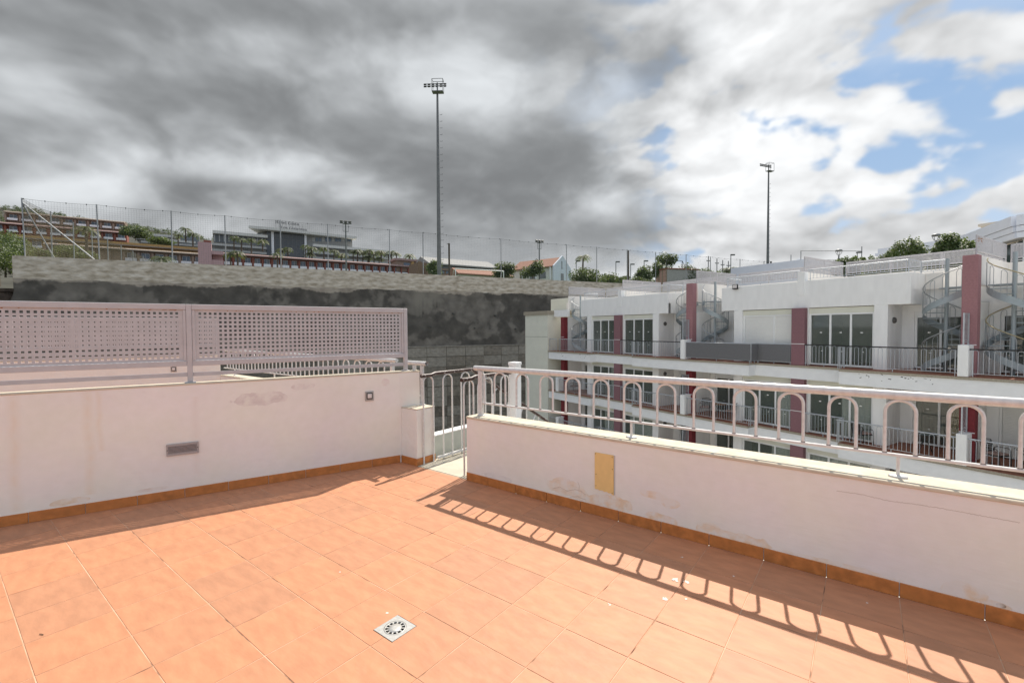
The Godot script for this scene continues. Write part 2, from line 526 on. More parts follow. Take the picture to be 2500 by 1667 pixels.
func build_floor():
	var a := left_pt(0.1, 0, -0.03); var b := left_pt(8.0, 0, -0.03)
	var area := PackedVector2Array([Vector2(a.x, a.z), Vector2(b.x, b.z), Vector2(4.2, b.z), Vector2(4.2, FRONT - 0.004), Vector2(-3.135, FRONT - 0.004), Vector2(-3.135, -3.306), Vector2(-3.885, -3.306), Vector2(-3.90, -3.40), Vector2(-4.14, -3.40)])
	var bed := MB.new()
	var nothing_here := Rect2(-1.9345, -1.5045, 0.1490, 0.1525)   # the drain
	for q in drain_cut(area, nothing_here): bed.prism(q, -0.05, -0.0018)
	var fl := structure("terrace_floor", bed.done(), M.grout)
	var rest := MB.new()
	var gap := 0.0044
	var full := box_mesh(Vector3(TILE - gap, 0.012, TILE - gap), 0.0013)
	for j in range(-11, 13):
		for i in range(-22, 14):
			var x := TX + i * TILE; var z := TZ + j * TILE
			var z_far := z + gap / 2 if j > -10 else FRONT - 0.2     # the last row runs on under the skirting
			if j < -10: continue
			var sq := PackedVector2Array([Vector2(x + gap / 2, z_far), Vector2(x + TILE - gap / 2, z_far), Vector2(x + TILE - gap / 2, z + TILE - gap / 2), Vector2(x + gap / 2, z + TILE - gap / 2)])
			var cuts := Geometry2D.intersect_polygons(sq, area)
			if cuts.is_empty(): continue
			var p: PackedVector2Array = cuts[0]
			var center := Vector2(x + TILE / 2, z + TILE / 2)
			var is_full := p.size() == 4 and absf(poly_area(p) - poly_area(sq)) < 1e-5
			var hole: Rect2 = Rect2(x, z, TILE, TILE).intersection(nothing_here)
			var near := center.y < 0.75 and center.x < 1.3
			if hole.get_area() > 1e-5:
				var pieces := drain_cut(p, nothing_here.grow(0.0015))
				var mb := MB.new()
				for q in pieces: mb.prism(q, -0.012, 0.0)
				part(fl, "tile", mb.done(), M["tile%d" % ((i * 3 + j * 7 + 100) % 5)])
			elif near:
				var tm: Material = M["tile%d" % ((i * i * 3 + j * 7 + i * j + 500) % 5)]
				var tilt := Vector3(rng.randf_range(-0.0009, 0.0009), 0, rng.randf_range(-0.0009, 0.0009))
				if is_full: part(fl, "tile", full, tm, Vector3(center.x, -0.006 + rng.randf_range(-0.0004, 0.0004), center.y), tilt)
				else:
					var mb := MB.new()
					mb.prism(p, -0.012, 0.0)
					part(fl, "tile", mb.done(), tm)
			else:
				rest.prism(p, -0.012, 0.0)
	var r := part(fl, "far_tiles", rest.done(), M.tile0)
	r.set_meta("kind", "stuff")

func poly_area(p: PackedVector2Array) -> float:
	var s := 0.0
	for k in p.size(): s += p[k].cross(p[(k + 1) % p.size()])
	return absf(s) * 0.5

func drain_cut(p: PackedVector2Array, hole: Rect2) -> Array:
	var out := []
	var e := 10.0
	for strip in [Rect2(-e, -e, hole.position.x + e, 2 * e), Rect2(hole.end.x, -e, e, 2 * e), Rect2(hole.position.x, -e, hole.size.x, hole.position.y + e), Rect2(hole.position.x, hole.end.y, hole.size.x, e)]:
		var r := PackedVector2Array([strip.position, Vector2(strip.end.x, strip.position.y), strip.end, Vector2(strip.position.x, strip.end.y)])
		for q in Geometry2D.intersect_polygons(p, r): out.append(q)
	return out

# skirting tiles along local +x of parent, from x0 to x1, joints at first + k * pitch, face at +z
func skirting(parent: Node, x0: float, x1: float, first: float, z: float, h := 0.081):
	var k := 0
	var cuts := [x0]
	var x := first
	while x < x0 + 0.01: x += TILE
	while x < x1 - 0.01:
		cuts.append(x); x += TILE
	cuts.append(x1)
	for c in cuts.size() - 1:
		var w: float = cuts[c + 1] - cuts[c] - 0.004
		part(parent, "skirting_tile", box_mesh(Vector3(w, h - 0.001, 0.009), 0.0015), M["skirting%d" % ((c * 5 + 1) % 3)], Vector3((cuts[c] + cuts[c + 1]) / 2, h / 2 + rng.randf_range(-0.0006, 0.0006), z - 0.0045))

func build_front_parapet():
	var x0 := -3.128; var x1 := 4.2
	var t := thing("parapet_wall", "low pink parapet wall with cream coping and damp stains below the handrail", "wall", Vector3(x0, 0, -3.3))
	var tan_ := Color(0.78, 0.60, 0.42); var pale := Color(0.80, 0.67, 0.53); var grey := Color(0.74, 0.70, 0.67)
	var bx := func(x): return x - x0
	var blobs := [
		[bx.call(-1.97), 0.16, 0.21, 0.085, pale, 1.0], [bx.call(-1.60), 0.125, 0.20, 0.06, tan_, 2.0], [bx.call(-1.66), 0.16, 0.07, 0.03, grey, 7.5],
		[bx.call(-1.24), 0.265, 0.10, 0.028, tan_, 3.0], [bx.call(-1.12), 0.225, 0.07, 0.035, tan_, 3.6], [bx.call(-1.17), 0.095, 0.14, 0.045, tan_, 4.0],
		[bx.call(-0.74), 0.095, 0.24, 0.05, tan_, 5.0], [bx.call(-0.86), 0.13, 0.09, 0.035, pale, 6.0], [bx.call(0.42), 0.115, 0.10, 0.045, tan_, 8.0], [bx.call(0.53), 0.09, 0.06, 0.022, tan_, 9.0],
		[bx.call(-2.75), 0.10, 0.20, 0.03, grey, 11.0], [bx.call(-0.1), 0.09, 0.25, 0.02, pale, 12.0], [bx.call(0.552), 0.092, 0.022, 0.014, Color(0.16, 0.12, 0.09), 13.0]]
	var cracks := [
		[Vector2(bx.call(-0.13), 0.53), Vector2(bx.call(-0.01), 0.534), Vector2(bx.call(0.114), 0.524), Vector2(bx.call(0.22), 0.531), Vector2(bx.call(0.325), 0.533), Vector2(bx.call(0.61), 0.529)],
		[Vector2(bx.call(-2.12), 0.125), Vector2(bx.call(-2.05), 0.155), Vector2(bx.call(-1.98), 0.135), Vector2(bx.call(-1.90), 0.165), Vector2(bx.call(-1.84), 0.16), Vector2(bx.call(-1.80), 0.14)],
		[Vector2(bx.call(-1.865), 0.165), Vector2(bx.call(-1.86), 0.2), Vector2(bx.call(-1.875), 0.235)], [Vector2(bx.call(-1.95), 0.09), Vector2(bx.call(-1.88), 0.11), Vector2(bx.call(-1.80), 0.10)]]
	var im := wall_face(4.0, 0.617, 420, lin(0.82, 0.785, 0.735), blobs, cracks, [])
	var fm := face_material("stained_render", im)
	part(t, "wall", faced_box(4.0, 0.617, 0.226, fm, M.pink_render), null, Vector3(0, 0.0006, 0))
	part(t, "wall", box_mesh(Vector3(x1 - x0 - 4.0, 0.617, 0.226)), M.pink_render, Vector3((x1 - x0 + 4.0) / 2, 0.3085, -0.113))
	part(t, "coping", box_mesh(Vector3(x1 - x0 + 0.008, 0.021, 0.244), 0.004), M.cream_coping, Vector3((x1 - x0) / 2, 0.6275, -0.113))
	skirting(t, 0.0, x1 - x0, (TX - 9 * TILE) - x0, 0.008)
	# the end of the wall in the gateway
	part(t, "skirting_tile", box_mesh(Vector3(0.009, 0.08, 0.226), 0.0015), M.skirting1, Vector3(-0.0047, 0.04, -0.113))

func base_plate(parent: Node, x: float, z: float):
	var b := MB.new()
	b.lathe([Vector2(0, 0), Vector2(0.045, 0), Vector2(0.045, 0.008), Vector2(0.038, 0.011), Vector2(0, 0.011)], 16)
	if not mesh_cache.has("plate"): mesh_cache["plate"] = b.done()
	var p := part(parent, "base_plate", mesh_cache["plate"], M.rail_paint, Vector3(x, 0.0005, z))
	p.scale = Vector3(1.0, 1.0, 0.62)

# handrail on a parapet: local x along it from 0 to length, y = 0 on the coping
func parapet_rail(t: Node3D, length: float, first_arch: float, posts: Array, pitch := 0.268, sides := 10):
	part(t, "top_rail", tube_mesh([Vector3(-0.07, 0.4705, 0), Vector3(length, 0.4705, 0)], 0.0258, sides * 2), M.rail_paint)
	part(t, "lower_bar", box_mesh(Vector3(length, 0.016, 0.024), 0.003), M.rail_paint, Vector3(length / 2, 0.127, 0))
	for k in posts.size():
		if k == 0:
			part(t, "post", box_mesh(Vector3(0.05, 0.437, 0.042), 0.004), M.rail_paint, Vector3(posts[k], 0.2275, 0))
		else:
			part(t, "support", box_mesh(Vector3(0.016, 0.112, 0.022), 0.003), M.rail_paint, Vector3(posts[k], 0.064, 0))
		base_plate(t, posts[k], 0)
	var x := first_arch
	var arch := arch_mesh(0.135, 0.308, 0.0095, sides, 12)
	while x < length - 0.1:
		part(t, "arch_bar", arch, M.rail_paint, Vector3(x, 0.134, 0))
		part(t, "weld_stub", box_mesh(Vector3(0.02, 0.012, 0.012)), M.weld, Vector3(x, 0.4445, 0))
		for q in [-0.0675, 0.0675]:
			part(t, "weld_bead", box_mesh(Vector3(0.023, 0.006, 0.020), 0.002), M.weld, Vector3(x + q, 0.1375, 0))
		x += pitch

func build_front_rail():
	var t := thing("handrail", "cream painted tube handrail with row of arched bars on the stained parapet", "railing", Vector3(-3.047, 0.638, -3.413))
	parapet_rail(t, 7.2, 0.256, [0.012, 1.59, 3.198, 4.806, 6.41])
	# half arch springing from the end post
	var pts := []
	for k in 7:
		var a := PI / 2 - PI / 2 * k / 6
		pts.append(Vector3(0.01 + cos(a) * 0.05, 0.38 + sin(a) * 0.05, 0))
	pts.append(Vector3(0.06, 0.134, 0))
	part(t, "arch_bar", tube_mesh(pts, 0.0095, 8), M.rail_paint)

func build_side_parapet():
	var t := thing("side_wall", "tall pink parapet wall carrying the perforated metal screen", "wall", LEFT_AT, LEFT_TURN - PI)
	# local x runs from the gate end towards the viewer; +z faces the terrace
	t.transform = Transform3D(Basis(-left_e, Vector3.UP, left_n).orthonormalized(), left_pt(8.0, 0, -0.008))
	# now local x = 8 - s
	var tanc := Color(0.74, 0.60, 0.44)
	var streaks := [[8 - 3.06, 0.05, 0.10, 1.0, tanc], [8 - 2.55, 0.03, 0.5, 1.0, tanc], [8 - 2.62, 0.045, 0.15, 1.0, tanc], [8 - 1.9, 0.04, 0.2, 0.9, Color(0.72, 0.64, 0.58)], [8 - 3.5, 0.06, 0.2, 1.0, tanc]]
	var blobs := [[8 - 2.75, 0.12, 0.12, 0.03, tanc, 3.0], [8 - 2.2, 0.115, 0.13, 0.018, Color(0.72, 0.62, 0.54), 5.0], [8 - 1.35, 0.83, 0.22, 0.07, Color(0.70, 0.63, 0.60), 7.0], [8 - 1.0, 0.93, 0.12, 0.03, Color(0.70, 0.63, 0.60), 9.0], [8 - 0.15, 0.92, 0.05, 0.05, Color(0.79, 0.70, 0.66), 10.0]]
	var im := wall_face(4.0, 1.01, 360, lin(0.82, 0.785, 0.735), shifted(blobs), [], shifted(streaks))
	var fm := face_material("side_render", im)
	part(t, "wall", faced_box(4.0, 1.01, 0.134, fm, M.pink_render), null, Vector3(4.0, 0, 0))
	part(t, "wall", box_mesh(Vector3(4.0, 1.01, 0.134)), M.pink_render, Vector3(2.0, 0.505, -0.067))
	part(t, "wall", box_mesh(Vector3(0.24, 1.01, 0.134)), M.pink_render, Vector3(8.12, 0.505, -0.067))
	part(t, "coping", box_mesh(Vector3(8.25, 0.015, 0.142), 0.003), M.cream_coping, Vector3(4.12, 1.0175, -0.067))
	skirting(t, 4.0, 8.0, 8 - 0.316 - 12 * TILE, 0.008, 0.083)

func shifted(a: Array) -> Array:
	for b in a: b[0] -= 4.0
	return a

# perforated screen panels on posts: local x along, y = 0 on the wall top, panels between post positions
func screen_fence(t: Node3D, posts: Array, sheet_t := 0.003, hole := 0.0205, pitch := 0.0396, rust_bits := false):
	var sp: Material = M.screen_paint
	for k in posts.size():
		var x: float = posts[k]
		part(t, "post", box_mesh(Vector3(0.042, 0.705, 0.04), 0.003), sp, Vector3(x, 0.3625, 0))
		part(t, "base_plate", box_mesh(Vector3(0.085, 0.008, 0.06), 0.002), sp, Vector3(x, 0.0045, 0))
	for k in posts.size() - 1:
		var a: float = posts[k] + 0.0215; var b: float = posts[k + 1] - 0.0215
		var w := b - a; var c := (a + b) / 2
		part(t, "frame_rail", box_mesh(Vector3(w, 0.05, 0.04), 0.003), sp, Vector3(c, 0.69, 0))
		part(t, "frame_rail", box_mesh(Vector3(w, 0.048, 0.04), 0.003), sp, Vector3(c, 0.178, 0))
		part(t, "lower_rail", box_mesh(Vector3(w, 0.035, 0.022), 0.002), sp, Vector3(c, 0.077, 0))
		for q in [a + 0.012, b - 0.012]:
			part(t, "frame_stile", box_mesh(Vector3(0.022, 0.4605, 0.03), 0.002), sp, Vector3(q, 0.4335, 0))
		part(t, "perforated_panel", perforated_mesh(w - 0.0475, 0.4605, hole, pitch, sheet_t), sp, Vector3(c, 0.4335, 0.004))
		if rust_bits:
			for i in 26:
				var rx := a + 0.05 + pow(rng.randf(), 0.8) * (w - 0.1)
				part(t, "rust_spot", box_mesh(Vector3(rng.randf_range(0.004, 0.018), rng.randf_range(0.002, 0.007), 0.0005)), M.rust, Vector3(rx, 0.6640 - rng.randf() * 0.006, 0.0061))

func build_screen():
	var t := thing("perforated_screen", "lilac grey perforated metal screen with square holes on the side parapet", "screen")
	t.transform = Transform3D(Basis(-left_e, Vector3.UP, left_n).orthonormalized(), left_pt(8.0, 1.025, -0.075))
	screen_fence(t, [8 - 7.93, 8 - 5.93, 8 - 3.93, 8 - 1.93, 8 + 0.098], 0.003, 0.0205, 0.0396, true)

func build_pillar():
	var t := thing("gate_pillar", "short pink pillar between the side parapet and the gateway", "pillar", Vector3(-4.02, 0, -3.445))
	part(t, "shaft", box_mesh(Vector3(0.258, 0.615, 0.265), 0.004), M.pink_render, Vector3(0, 0.3075, 0))
	part(t, "cap", box_mesh(Vector3(0.262, 0.012, 0.269), 0.003), M.cream_coping, Vector3(0, 0.6215, 0))
	part(t, "skirting_tile", box_mesh(Vector3(0.266, 0.079, 0.009), 0.0015), M.skirting0, Vector3(0.004, 0.0405, 0.137))
	part(t, "skirting_tile", box_mesh(Vector3(0.009, 0.079, 0.265), 0.0015), M.skirting2, Vector3(0.1335, 0.0405, 0.0))
	# two posts and a short open tube on the pillar
	var r := thing("rail_stub", "short open ended tube rail on two posts above the gate pillar", "railing", Vector3(-4.152, 0.628, -3.53))
	var b := MB.new()
	b.tube([Vector3(-0.19, 0.4805, 0), Vector3(0.19, 0.4805, 0)], 0.0258, 20, false)
	b.tube([Vector3(0.19, 0.4805, 0), Vector3(-0.19, 0.4805, 0)], 0.0215, 16, false)
	part(r, "top_rail", b.done(), M.rail_paint)
	part(r, "pipe_bore", tube_mesh([Vector3(0.05, 0.4805, 0), Vector3(0.06, 0.4805, 0)], 0.0212, 16), M.dark_hole)
	for x in [-0.022, 0.11]:
		part(r, "post", box_mesh(Vector3(0.042, 0.447, 0.03), 0.003), M.rail_paint, Vector3(x, 0.2325, 0))
		base_plate(r, x, 0)
	part(r, "cross_bar", box_mesh(Vector3(0.09, 0.014, 0.02), 0.002), M.rail_paint, Vector3(0.044, 0.105, 0))

# stair rail down the passage: local -z along it
func stair_rail(t: Node3D, knee: float, reach: float, start: float, first: float):
	var slope := 0.545
	var f := func(z): return 0.0 if z < knee else -(z - knee) * slope
	part(t, "handrail_tube", tube_mesh([Vector3(0, 0.985, -start - 0.0), Vector3(0, 0.985, -start - 0.14), Vector3(0, 1.0, -start - 0.2), Vector3(0, 1.0, -minf(knee, reach - 0.05)), Vector3(0, 1.0 + f.call(reach), -reach)], 0.021, 12), M.worn_brown_paint)
	var z := first
	while z < reach - 0.1:
		var drop: float = f.call(z)
		var nd: float = f.call(z + 0.075); var pd: float = f.call(z - 0.075)
		var foot := 0.004 if z < knee else drop - 0.0
		var pts := [Vector3(0, foot, -z + 0.0725)]
		for k in 13:
			var a := PI - PI * k / 12
			pts.append(Vector3(0, 0.905 - 0.0 + sin(a) * 0.0725 + lerpf(pd, nd, 0.5 - 0.5 * cos(a)), -z - cos(a) * 0.0725))
		pts.append(Vector3(0, foot, -z - 0.0725))
		part(t, "arch_bar", tube_mesh(pts, 0.0095, 8), M.rail_paint)
		z += 0.30

func build_passage():
	var land := structure("landing", box_mesh(Vector3(0.80, 0.06, 0.86)), M.cream_floor, Vector3(-3.53, -0.031, -3.738))
	part(land, "edge_tile", box_mesh(Vector3(0.745, 0.004, 0.30), 0.001), M.cream_floor, Vector3(0.02, 0.0325, 0.27))
	for k in 11:
		structure("stair_step", box_mesh(Vector3(0.80, 0.16, 0.29), 0.004), M.cream_floor, Vector3(-3.53, -0.09 - 0.158 * (k + 1) + 0.01, -4.31 - 0.29 * k))
	var a := thing("stair_railing", "arched stair railing with worn brown handrail beside the gate pillar", "railing", Vector3(-3.872, 0, 0))
	stair_rail(a, 4.18, 7.2, 3.37, 3.468)
	part(a, "foot_bar", box_mesh(Vector3(0.03, 0.03, 0.7), 0.003), M.rail_paint, Vector3(0, 0.03, -3.95))
	var b := thing("stair_railing", "arched railing with worn brown handrail behind the end of the front parapet", "railing", Vector3(-3.238, 0, 0))
	stair_rail(b, 9.0, 4.15, 3.345, 3.449)
	var k := thing("kerb_wall", "low grey green kerb wall with white top beside the stair railing", "wall", Vector3(-4.05, 0, -4.3))
	part(k, "wall", box_mesh(Vector3(0.12, 0.45, 1.5)), M.kerb_green, Vector3(0, 0.02, 0))
	part(k, "coping", box_mesh(Vector3(0.13, 0.016, 1.51), 0.003), M.white_wall, Vector3(0, 0.2535, 0))
	var w := thing("newel_post", "white square newel post with flat cap rising behind the front handrail", "post", Vector3(-3.225, 0, -4.22))
	part(w, "shaft", box_mesh(Vector3(0.105, 1.08, 0.105), 0.004), M.white_wall, Vector3(0, 0.54, 0))
	part(w, "cap", box_mesh(Vector3(0.115, 0.035, 0.115), 0.004), M.white_wall, Vector3(0, 1.098, 0))

func build_small_things():
	# drain
	var d := thing("floor_drain", "square steel floor drain with ring of slots set in the tiles", "drain", Vector3(-1.860, 0.0005, -1.4285))
	var slots := 12
	var well := MB.new()
	well.lathe([Vector2(0, -0.075), Vector2(0.053, -0.075), Vector2(0.053, -0.002), Vector2(0.056, -0.002), Vector2(0.056, -0.078), Vector2(0, -0.078)], 32)
	part(d, "sump", well.done(), M.lamp_dark)
	var b := MB.new()
	var hw := 0.0735
	# plate as rings: outside square to circle r3, slotted ring, disc
	var seg := 72
	var sq := func(a: float) -> Vector2:
		var c := cos(a); var s := sin(a)
		var k := hw / maxf(absf(c), absf(s))
		return Vector2(c * k, s * k)
	for i in seg:
		var a0 := TAU * i / seg; var a1 := TAU * (i + 1) / seg
		var P := func(v: Vector2): return Vector3(v.x, 0.001, v.y)
		var r3 := 0.0555
		var i0 := Vector2(cos(a0), sin(a0)); var i1 := Vector2(cos(a1), sin(a1))
		b.quad(P.call(i0 * r3), P.call(i1 * r3), P.call(sq.call(a1)), P.call(sq.call(a0)))
		if i % 6 >= 4:
			b.quad(P.call(i0 * 0.033), P.call(i1 * 0.033), P.call(i1 * 0.049), P.call(i0 * 0.049))
	b.box(Vector3(0, -0.001, hw), Vector3(2 * hw, 0.004, 0.001)); b.box(Vector3(hw, -0.001, 0), Vector3(0.001, 0.004, 2 * hw))
	part(d, "plate", b.done(), M.steel_plate)
	var rg := MB.new()
	rg.lathe([Vector2(0.0485, -0.003), Vector2(0.0485, 0.0006), Vector2(0.054, 0.0006), Vector2(0.054, -0.003)], 48)
	part(d, "ring", rg.done(), M.steel_plate)
	var disc := MB.new()
	disc.lathe([Vector2(0.0335, -0.003), Vector2(0.0335, 0.0006), Vector2(0.012, 0.0012), Vector2(0, 0.0012)], 36)
	part(d, "disc", disc.done(), M.steel_plate)
	# louvred step light in the side wall
	var basis := Basis(-left_e, Vector3.UP, left_n).orthonormalized()
	var v := thing("step_light", "grey louvred step light set low in the side parapet", "light fitting")
	v.transform = Transform3D(basis, left_pt(1.9955, 0.4425, 0.0))
	part(v, "housing", box_mesh(Vector3(0.22, 0.085, 0.006)), M.dark_hole, Vector3(0, 0, -0.002))
	for f in [[0, 0.042, 0.236, 0.02], [0, -0.042, 0.236, 0.02], [0.111, 0, 0.014, 0.064], [-0.111, 0, 0.014, 0.064]]:
		part(v, "frame_bar", box_mesh(Vector3(f[2], f[3], 0.010), 0.002), M.dull_plastic, Vector3(f[0], f[1], 0.001))
	for q in 6:
		part(v, "louvre", box_mesh(Vector3(0.208, 0.0075, 0.004)), M.dull_plastic, Vector3(0, -0.027 + q * 0.0108, 0.002), Vector3(0.7, 0, 0))
	for x in [-0.111, 0.111]:
		part(v, "screw", tube_mesh([Vector3(x, 0, 0.005), Vector3(x, 0, 0.0068)], 0.004, 10), M.dark_hole)
	# square wall lights: on this wall and on the neighbour's
	var l := thing("wall_light", "small square wall light near the gate end of the side parapet", "light fitting", Vector3.ZERO, 0, "square wall lights")
	l.transform = Transform3D(basis, left_pt(0.336, 0.779, 0.0))
	part(l, "back_plate", box_mesh(Vector3(0.092, 0.104, 0.012), 0.003), M.lamp_frame, Vector3(0, 0, -0.002))
	part(l, "housing", box_mesh(Vector3(0.066, 0.074, 0.014), 0.004), M.lamp_dark, Vector3(0, 0.002, 0.008))
	part(l, "lens", box_mesh(Vector3(0.050, 0.052, 0.012), 0.006), M.lamp_glass, Vector3(0, 0.003, 0.012))
	var l2 := copy_of(l, Vector3.ZERO, 0.0, "small square wall light on the far neighbouring terrace wall below the screen")
	l2.transform = Transform3D(basis, left_pt(2.48, 0.79, -5.495))
	# yellow cover plate
	var y := thing("cover_plate", "yellow metal cover plate screwed to the front parapet with torn lower edge", "cover plate", Vector3(-1.634, 0.352, -3.300))
	var pl := PackedVector2Array()
	for p in [[-0.082, 0.150], [-0.076, 0.156], [0.076, 0.156], [0.082, 0.150], [0.082, -0.158], [0.072, -0.156], [0.058, -0.146], [0.04, -0.150], [0.022, -0.141], [0.004, -0.146], [-0.018, -0.139], [-0.04, -0.143], [-0.055, -0.137], [-0.070, -0.140], [-0.082, -0.136]]:
		pl.append(Vector2(p[0], -p[1]))
	var yb := MB.new()
	yb.prism(pl, 0.0, 0.006)
	part(y, "plate", yb.done(), M.yellow_cover, Vector3(0, 0, 0.001), Vector3(PI / 2, 0, 0))
	for p in [[-0.074, 0.146], [0.070, 0.140], [0.072, 0.045], [-0.070, -0.02], [-0.071, -0.112], [0.070, -0.142]]:
		part(y, "screw", tube_mesh([Vector3(p[0], p[1], 0.005), Vector3(p[0], p[1], 0.0085)], 0.0032, 8), M.twig)
	var g := part(y, "sealant", box_mesh(Vector3(0.008, 0.31, 0.004)), M.grey_putty, Vector3(0.088, 0.0, 0.002))
	# paint splashes
	var spots := [[-0.888, -2.724, 0.022, 5, "white paint splash beside the dark joint in the rail shadow"], [-0.823, -2.738, 0.018, 4, "round white paint splash inside an arch shadow"], [-0.865, -2.492, 0.022, 2, "white paint splash just past the rail shadow near the dark joint"], [-0.774, -2.562, 0.011, 2, "small white paint drop beyond the rail shadow"], [-1.086, -2.257, 0.010, 2, "small white paint drop on a sunlit tile away from the shadow"], [-0.938, -3.02, 0.010, 3, "white paint drop in the shade of the front parapet"], [-0.618, -2.974, 0.009, 2, "pair of tiny white paint drops in the parapet shade"], [0.019, -3.118, 0.008, 1, "tiny white paint speck near the skirting in the shade"], [-1.992, -1.479, 0.011, 1, "small cream paint drop next to the floor drain"], [-2.566, -1.559, 0.008, 1, "small cream speck on sunlit tiles left of the drain"]]
	for s in spots:
		var o := MB.new()
		for q in s[3]:
			var cx: float = rng.randf_range(-1, 1) * s[2] * (0.0 if q == 0 else 1.1); var cz: float = rng.randf_range(-1, 1) * s[2] * (0.0 if q == 0 else 0.8)
			var rad: float = s[2] * (0.75 if q == 0 else rng.randf_range(0.2, 0.5))
			var poly := PackedVector2Array()
			for k in 14: poly.append(Vector2(cx, cz) + Vector2.from_angle(TAU * k / 14) * rad * rng.randf_range(0.65, 1.1))
			if Geometry2D.triangulate_polygon(poly).size(): o.prism(poly, 0.0003 * q, 0.0006 + 0.0003 * q)
		tag(part(self, "paint_splash", o.done(), M.splash_white, Vector3(s[0], 0.0008, s[1])), s[4], "stain", "paint splashes on the tiles")
	tag(part(self, "twig", tube_mesh([Vector3(-0.012, 0.003, 0.006), Vector3(-0.002, 0.004, 0.001), Vector3(0.012, 0.003, -0.004)], 0.0018, 5), M.twig, Vector3(-3.215, 0, -0.334)), "tiny dry twig lying on the sunlit floor tiles", "twig")

# the neighbour's roof terrace, seen under and through the screen
func build_neighbour_terrace():
	var a := left_pt(-0.25, 0, -0.16); var b := left_pt(8, 0, -0.16); var c := left_pt(8, 0, -5.4); var d := left_pt(-0.35, 0, -5.4)
	var fl := MB.new()
	fl.prism(PackedVector2Array([Vector2(a.x, a.z), Vector2(b.x, b.z), Vector2(c.x, c.z), Vector2(-10.0, -3.55), Vector2(-4.5, -3.55)]), -0.05, -0.001)
	structure("neighbour_terrace_floor", fl.done(), M.tile0)
	var basis := Basis(-left_e, Vector3.UP, left_n).orthonormalized()
	var w := thing("neighbour_wall", "pink wall of the neighbouring terrace seen below the perforated screen", "wall")
	w.transform = Transform3D(basis, left_pt(8.0, 0, -5.5))
	part(w, "wall", box_mesh(Vector3(6.25, 1.01, 0.15)), M.pink_render, Vector3(3.125, 0.505, -0.075))
	part(w, "coping", box_mesh(Vector3(6.26, 0.015, 0.16), 0.003), M.cream_coping, Vector3(3.125, 1.0175, -0.075))
	var s := thing("perforated_screen", "second perforated screen on the neighbouring terrace, seen through the holes of the near one", "screen")
	s.transform = Transform3D(basis, left_pt(8.0, 1.025, -5.575))
	screen_fence(s, [0.1, 2.1, 4.15, 6.2])
	var p := thing("neighbour_parapet", "low pink front parapet of the neighbouring terrace under its arched rail", "wall", Vector3(-10.2, 0, -3.56))
	part(p, "wall", box_mesh(Vector3(5.45, 0.617, 0.23)), M.pink_render, Vector3(2.725, 0.3085, -0.115))
	part(p, "coping", box_mesh(Vector3(5.46, 0.021, 0.24), 0.003), M.cream_coping, Vector3(2.725, 0.6275, -0.115))
	var r := thing("handrail", "cream tube handrail with arches on the neighbouring terrace behind the side screen", "railing", Vector3(-4.76, 0.638, -3.68), PI)
	parapet_rail(r, 5.3, 0.25, [0.02, 1.6, 3.2, 4.8], 0.268, 6)

# ---------------------------------------------------------------- the apartment block across the court
# Local frame: x along the facade (towards the right), y up as in the world, z out of the facade; z = 0 is the front of the bays.
const B_TURN := -0.35413
const B_AT := Vector3(7.629, 0, -20.635)
const SLABS := [-0.20, -3.22, -6.24, -9.26]
const PERIOD := 11.2
const BAYS := [-21.85, -10.65, 0.55]
const PARTIES := [-27.45, -16.25, -5.05]
const ROOF_Y := 2.95

